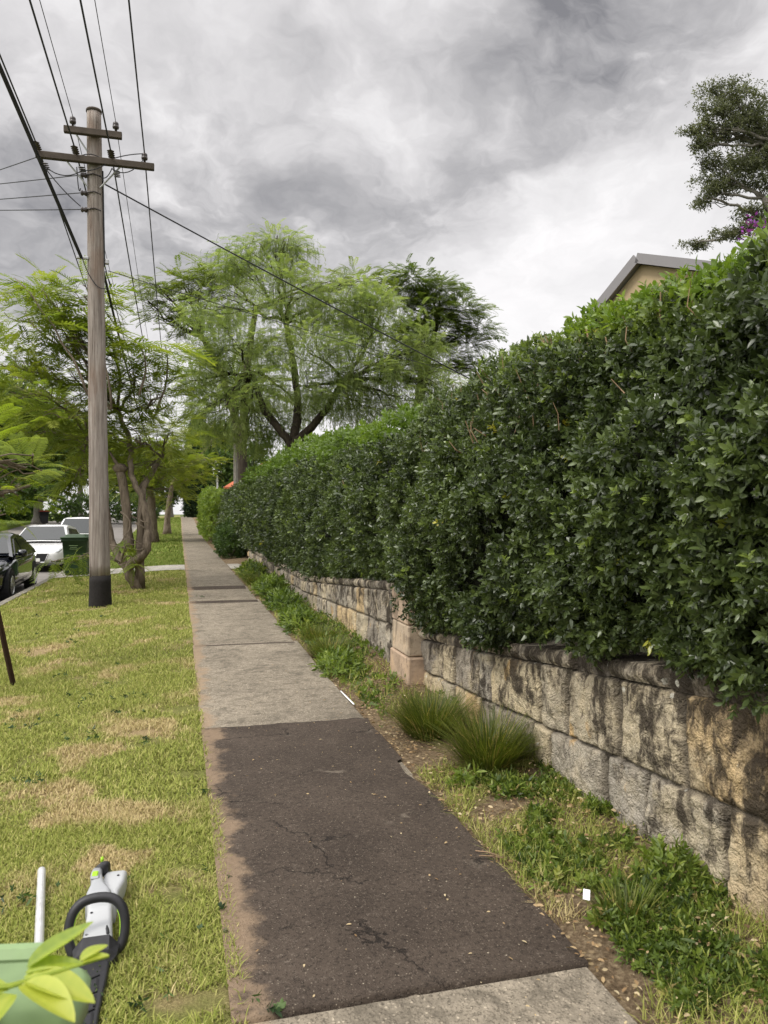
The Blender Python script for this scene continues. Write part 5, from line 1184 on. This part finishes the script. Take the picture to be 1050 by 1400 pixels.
    for s_ in (-1, 1):
        for y in (-h2 + .88, h2 - .92):
            m = MB(); Mx = np.array([[0, 0, s_], [0, 1, 0], [1, 0, 0]]); c_ = (s_ * (hw - .2), y, .315)
            m.lathe([(.0, 0), (.375, 0), (.375, .195), (.36, .196), (0, .196)], c_, 26, M=Mx); m.build('wheel_arch', M['rubber'], t)
            m = MB(); m.lathe([(.19, 0), (.29, .0), (.315, .03), (.315, .17), (.30, .205), (.215, .212), (.205, .19)], c_, 28, M=Mx); wh = m.build('wheel', M['rubber'], t, True)
            m = MB(); m.lathe([(.205, .205), (.195, .218), (.185, .20), (.185, .15), (0, .15)], c_, 28, M=Mx)
            for k in range(5):
                a_ = k * 2 * math.pi / 5 + .3; d = np.array([0, math.cos(a_), math.sin(a_)]); o_ = np.array(c_) + (s_ * .198, 0, 0); pp_ = np.cross(d, (1, 0, 0)) * .028
                m.add([o_ + d * .03 + pp_ * 1.2, o_ + d * .03 - pp_ * 1.2, o_ + d * .195 - pp_, o_ + d * .195 + pp_, o_ + d * .03 + pp_ * 1.2 - (s_ * .03, 0, 0), o_ + d * .03 - pp_ * 1.2 - (s_ * .03, 0, 0), o_ + d * .195 - pp_ - (s_ * .03, 0, 0), o_ + d * .195 + pp_ - (s_ * .03, 0, 0)], [[0, 1, 2, 3], [7, 6, 5, 4], [0, 4, 5, 1], [1, 5, 6, 2], [2, 6, 7, 3], [3, 7, 4, 0]])
            m.lathe([(0, .15), (.045, .15), (.045, .215), (0, .217)], c_, 12, M=Mx); m.build('rim', M['rim'], wh)
    m = MB(); m.box((0, 0, .2), (W_ * .8, L * .8, .1)); m.build('underbody', M['rubber'], t)
    return t
car('black sedan parked at the kerb, its front cut off by the left frame edge', (-4.42, 19.7, -.36), 0.0, M['carblack'], 4.5, 1.78, 1.40)
car('white hatchback with a black grille parked behind the dark green bin', (-4.35, 28.4, -.36), -.03, M['carwhite'], 4.45, 1.80, 1.45, 'hatch')
car('white car parked further up, mostly hidden behind the white hatchback', (-4.2, 36.2, -.36), 0, M['carwhite'], 4.6, 1.84, 1.66, 'hatch')

# ---------------------------------------------------------------- wheelie bins
def rr_pts(w_, d_, r, n=5):
    return [(x, y) for x, y in rrect(w_, -d_, d_, r, n=n)]
def bin_(label, loc, rz, bodym, lidm, h=1.06, wd=.58, dp=.70, name='wheelie_bin', dome=.05):
    t = thing(name, label, 'wheelie bin', loc, rz); m = MB(); hb = h * .93
    rings = []
    for z, s_ in ((.03, .80), (.10, .82), (hb * .55, .90), (hb - .09, .975), (hb - .085, 1.04), (hb, 1.05)):
        rings.append([(x, y * 1.0 + (1 - s_) * .0, z) for x, y in rr_pts(wd / 2 * s_, dp / 2 * (s_ * .94 + .02), .07)])
    m.loft(rings); b = m.build('body', bodym, t, True)
    m = MB(); m.tube([(-wd * .36, dp / 2 - .0, hb - .04), (-wd * .36, dp / 2 + .09, hb + .0), (wd * .36, dp / 2 + .09, hb + .0), (wd * .36, dp / 2 - .0, hb - .04)], .018, 8); m.build('handle', bodym, b)
    m = MB(); rings = []
    for z, sx, r in ((hb - .005, 1.07, .045), (hb + .028, 1.08, .05), (hb + .04, 1.05, .05), (hb + .043, .86, .09), (hb + .05, .83, .09), (hb + .043 + dome, .78, .09), (hb + .05 + dome, .70, .09), (hb + .053 + dome, .3, .04)):
        rings.append([(x, y - .01, z) for x, y in rr_pts(wd / 2 * sx, dp / 2 * sx, r * min(1, sx))])
    m.loft(rings); m.build('lid', lidm, t, True)
    for s_ in (-1, 1):
        m = MB(); Mx = np.array([[0, 0, s_], [0, 1, 0], [1, 0, 0]]); m.lathe([(0, 0), (.09, 0), (.105, .012), (.105, .045), (.09, .055), (0, .055)], (s_ * wd * .40, dp / 2 * .82, .105), 18, M=Mx); m.build('wheel', M['rubber'], t, True)
    m = MB(); m.tube([(-wd * .42, dp / 2 * .82, .105), (0, dp / 2 * .82, .105), (wd * .42, dp / 2 * .82, .105)], .012, 6); m.build('axle', M['galv'], t)
    return t
t = bin_('dark green wheelie bin at the end of the driveway in front of the white hatchback', (-2.60, 21.75, -.125), -.12, M['bin_dark'], M['bin_dark'], 1.06, .66, .72)
m = MB()
for k, w_ in enumerate((.22, .16, .2)): m.box((-.02, -.353 + .012 * k, .80 - .045 * k), (w_, .008, .012))
m.build('moulded_mark', M['bin_light'], t)
c = np.array(W(60, 705, 66)); c[2] = float(fz(c[:1], c[1:2])[0]); bin_('dark wheelie bin with a red lid on the grass across the road', tuple(c), .3, M['blackplastic'], M['bin_red'], 1.1, .75, .8)
# green waste bin at the photographer's side: camera coordinates turned into the street's
bc_ = np.array(W(525 + 1050 * (-.645) / .63, 700, .63)); bc_[2] = -.03
nb = bin_('faded green wheelie bin close in the bottom left corner', tuple(bc_), -YAW + .08, M['bin_light'], M['bin_light'], 1.03, .56, .68, dome=.055)
# leafy cutting on its lid
zt_ = 1.0
lp = np.array(W(40, 1372, (CH - zt_) * F / 672)); cut = thing('leafy_cutting', 'yellow green leafy cutting lying on the lid of the near bin', 'cutting', tuple(lp))
def big_leaf(L, wd, fold, droop, curl=0., n=15):
    V = []; 
    for i in range(n):
        q = i / (n - 1); w_ = wd * (math.sin(math.pi * q ** .8) ** .75) * .5 + .0006; z = -droop * L * q * q + curl * L * math.sin(q * 6)
        V.append([(-w_, q * L, z + fold * w_), (-w_ * .5, q * L, z + fold * w_ * .35), (0, q * L, z), (w_ * .5, q * L, z + fold * w_ * .35), (w_, q * L, z + fold * w_)])
    return np.array(V)
def put_leaf(m, g, p, d, up, a=.5):
    rm = rot_from(np.array([d], float), None, up)[0]; n_ = g.shape[0]; vein = np.array([0, -.12, .28, -.05, .05])[None] + .16 * (np.arange(n_) % 2)[:, None] * np.array([1, .6, 0, .6, 1])[None] + rng.normal(0, .05, (n_, 5)); m.grid(g @ rm.T + np.array(p), np.clip(a + vein, 0, 1))
rvec = np.array([CY, -SY, 0]); fvec = np.array([SY, CY, 0]); U = np.array([0, 0, 1.])
m = MB()
for (L, wd, r_, f_, u_, fold, dr, off, tn) in ((.120, .052, 1.0, -.22, -.05, .35, .12, (-.012, .012, .022), .75), (.115, .046, .95, -.50, -.04, .5, .15, (-.010, -.002, .022), .95), (.11, .034, .72, .66, .22, .6, -.1, (-.022, .04, .022), .2), (.085, .034, .9, .38, .05, .5, .1, (-.02, .03, .02), .35), (.08, .03, .8, .1, .02, .4, .2, (-.018, .02, .02), .5), (.045, .022, .8, .75, .3, .4, .1, (.06, .04, .03), .6), (.04, .018, 1.0, .4, .2, .4, .1, (.065, .035, .03), .7), (.10, .045, -.2, -1, .0, .4, .2, (-.02, -.01, .015), .6), (.11, .05, -.9, -.3, .05, .4, .2, (-.03, 0, .015), .5)):
    put_leaf(m, big_leaf(L * .74, wd * .8, fold, dr, .01), rvec * off[0] * .75 + fvec * off[1] * .75 + U * off[2], rvec * r_ + fvec * f_ + U * u_, tuple(U), tn)
m.build('leaves', M['fresh'], cut, True)
m = MB(); m.tube([-rvec * .12 + U * .012, U * .02 - rvec * .02, rvec * .03 + fvec * .02 + U * .026, rvec * .075 + fvec * .04 + U * .03], [.003, .003, .002, .0015], 6); m.build('stem', M['fresh'], cut)

# ---------------------------------------------------------------- cordless hedge trimmer on the grass
ta = np.array(G(148, 1203, .05)); tb = np.array(G(120, 1390, .0)); dv_ = tb - ta; rz_ = math.atan2(-dv_[0], dv_[1])
TRS = .86
tr = thing('hedge_trimmer', 'grey and black hedge trimmer lying on the grass, its blade towards the near bin', 'hedge trimmer', (ta[0], ta[1], -.005), rz_)
# local: +y runs from the battery end to the blade tip; as seen from the camera local -x is on the right
def sect(y, cx, w_, z0, z1q, r): return [(cx + x, y, z) for x, z in rrect(w_, z0, z1q, r)]
m = MB(); m.loft([sect(0, -.035, .045, .03, .10, .02), sect(.03, -.035, .052, .02, .115, .02), sect(.12, -.03, .05, .02, .115, .02), sect(.20, -.015, .045, .02, .11, .02), sect(.34, -.01, .045, .02, .11, .02)]); m.build('battery_housing', M['lightgrey'], tr, True)
m = MB(); m.loft([sect(.03, .045, .022, .10, .145, .018), sect(.10, .045, .024, .11, .16, .018), sect(.20, .03, .03, .10, .155, .02), sect(.26, .02, .052, .05, .15, .025), sect(.32, .015, .055, .03, .135, .025)]); rh = m.build('rear_handle', M['greyplastic'], tr, True)
m = MB(); m.loft([sect(-.03, .02, .018, .09, .14, .015), sect(.0, .015, .026, .095, .155, .02), sect(.045, .03, .026, .10, .16, .02)]); m.build('rear_grip', M['blackplastic'], tr, True)
m = MB(); m.box((.045, .145, .163), (.026, .045, .012), bev=.004); m.build('trigger', M['greenplastic'], rh)
m = MB(); m.box((.045, .145, .158), (.038, .068, .012), bev=.005); m.build('trigger_surround', M['greyplastic'], rh)
m = MB(); m.box((.03, -.035, .15), (.014, .03, .02), bev=.005); m.build('lock_button', M['greenplastic'], rh)
for (x, y, z) in ((.035, .42, .124), (-.035, .54, .110), (.04, .56, .106), (-.05, .08, .116)): m = MB(); m.lathe([(0, 0), (.006, 0), (.006, .002), (.003, .002), (.003, -.002), (0, -.002)], (x, y, z), 10); m.build('screw', M['blackplastic'], tr)
m = MB(); m.tube([(.052, .31, .075), (.055, .42, .07), (.057, .52, .065), (.06, .60, .06)], .004, 5); m.build('seam', M['blackplastic'], tr)
m = MB(); m.loft([sect(.30, .01, .055, .02, .13, .02), sect(.40, .005, .05, .02, .125, .02), sect(.52, .0, .055, .02, .115, .02), sect(.60, .0, .06, .025, .10, .02)]); m.build('motor_housing', M['lightgrey'], tr, True)
m = MB(); m.box((-.03, .50, .10), (.012, .15, .03), rz=.15, bev=.004); m.build('vent', M['blackplastic'], tr)
loop = [(.085, .60, .05), (.105, .585, .09), (.108, .565, .15), (.095, .55, .20), (.06, .535, .232), (0, .53, .24), (-.06, .535, .232), (-.095, .55, .20), (-.108, .565, .15), (-.105, .585, .09), (-.085, .60, .05), (-.05, .605, .045)]
q = np.array(loop); tt = np.linspace(0, len(q) - 1, 45); q = np.stack([np.interp(tt, range(len(q)), q[:, k]) for k in range(3)], -1)
for _ in range(4): q[1:-1] = .25 * q[:-2] + .5 * q[1:-1] + .25 * q[2:]
m = MB(); m.tube(q, .0195, 12); fh = m.build('front_handle', M['blackplastic'], tr, True)
m = MB(); m.tube(q[2:16] * (.87, 1, .965) + (0, .004, 0), .007, 6); m.tube(q[28:42] * (.87, 1, .965) + (0, .004, 0), .007, 6); m.build('switch_bar', M['greenplastic'], fh, True)
m = MB(); m.loft([[(x, .615, z) for x, z in ((-.085, .02), (-.088, .08), (-.05, .125), (.05, .125), (.088, .08), (.085, .02))], [(x, .65, z) for x, z in ((-.075, .015), (-.08, .06), (-.05, .085), (.05, .085), (.08, .06), (.075, .015))], [(x, .665, z) for x, z in ((-.06, .015), (-.06, .04), (-.04, .05), (.04, .05), (.06, .04), (.06, .015))]]); m.build('guard', M['blackplastic'], tr)
m = MB(); m.loft([sect(.655, 0, .055, .012, .05, .01), sect(.75, 0, .052, .012, .045, .01), sect(.95, 0, .042, .012, .04, .01), sect(1.25, 0, .036, .012, .036, .01)]); bl = m.build('blade_cover', M['blackplastic'], tr)
m = MB()
for y in (.76, .86, .96, 1.06): m.box((-.008, y, .048 - (y - .7) * .02), (.036, .008, .006), rz=.5); m.box((-.02, y + .045, .047 - (y - .7) * .02), (.007, .07, .006), rz=.05)
m.build('rib', M['rubber'], bl)
tr.scale = (TRS,) * 3
m = MB(); n = 26; lx = rng.uniform(-.06, .06, n); ly = rng.uniform(.66, 1.15, n); scatter(m, TW, np.stack([lx, ly, np.full(n, .05) - (ly - .66) * .02], -1), rdir(n, -.1, .2), .02 * rng.uniform(.5, 1.2, n), rng.uniform(0, 1, n)); m.build('clippings', M['cut'], bl)
# pale tube
a_, b_ = np.array(G(57, 1192, .012)), np.array(G(52, 1330, .012)); a_[2] = b_[2] = .018; c_ = b_ + (b_ - a_) * .4
m = MB(); m.tube([a_ - a_, (c_ - a_) / 2, c_ - a_], .0165, 14); m.lathe([(.0165, 0), (.0165, .001)], (0, 0, 0), 4) if False else None
o = m.build('metal_tube', M['tube'], smooth=False); o.location = tuple(a_); tag(o, 'pale metal tube lying on the grass left of the hedge trimmer', 'tube')
# rusty picket
p0 = np.array(G(18, 938, -.07)); p1 = np.array(W(-12, 800, 6.75)); d = p1 - p0; p1 = p0 + d * 1.15
t = thing('star_picket', 'dark rusty steel picket leaning left at the edge of the lawn', 'picket', tuple(p0)); m = MB()
for k in range(3):
    a = k * 2.094 + .4; s_ = np.array([math.cos(a), math.sin(a), 0]) * .028; nn_ = np.array([-math.sin(a), math.cos(a), 0]) * .004; dd = p1 - p0
    m.add([nn_, -nn_, s_ - nn_, s_ + nn_, dd + nn_, dd - nn_, dd + s_ - nn_, dd + s_ + nn_], [[0, 1, 2, 3], [7, 6, 5, 4], [0, 4, 5, 1], [1, 5, 6, 2], [2, 6, 7, 3], [3, 7, 4, 0]])
m.build('post', M['rusty'], t)
# white tag, white pipe stub, pale twigs
tg = np.array(G(802, 1243, .05)); o = MB(); o.box((0, 0, 0), (.026, .042, .003), bev=.0012, M=np.array(Matrix.Rotation(.6, 3, 'X'))); o = o.build('plastic_tag', M['white']); o.location = (tg[0], tg[1], .105); o.rotation_euler = (0, .1, -.5); tag(o, 'small white plastic tag lying in the weeds near the wall', 'tag')
a_ = np.array(G(466, 945, .02)); b_ = np.array(G(484, 963, .02)); m = MB(); m.tube([a_ - a_, (b_ - a_) * .5, b_ - a_], .006, 8); o = m.build('plastic_pipe', M['white'], smooth=True); o.location = tuple(a_); tag(o, 'short white plastic pipe at the right edge of the footpath', 'pipe')
a_ = np.array(G(650, 1163, .02)); b_ = np.array(G(688, 1172, .02)); m = MB(); m.tube(curve((0, 0, 0), b_ - a_, 6, (0, 0, .004), .01), [.003, .003, .003, .0025, .002, .0015], 5); o = m.build('twig', M['twig'], smooth=True); o.location = tuple(a_); tag(o, 'pale twig lying straight on the asphalt near its right edge', 'twig')
a_ = np.array(G(655, 1170, .022)); b_ = np.array(G(690, 1173, .022)); m = MB(); m.tube(curve((0, 0, 0), b_ - a_, 6, (.0, .01, .0), .02), [.002, .003, .003, .0025, .002, .0015], 5); o = m.build('twig', M['twig'], smooth=True); o.location = tuple(a_); tag(o, 'slightly bent pale twig crossing the straight one on the asphalt', 'twig')
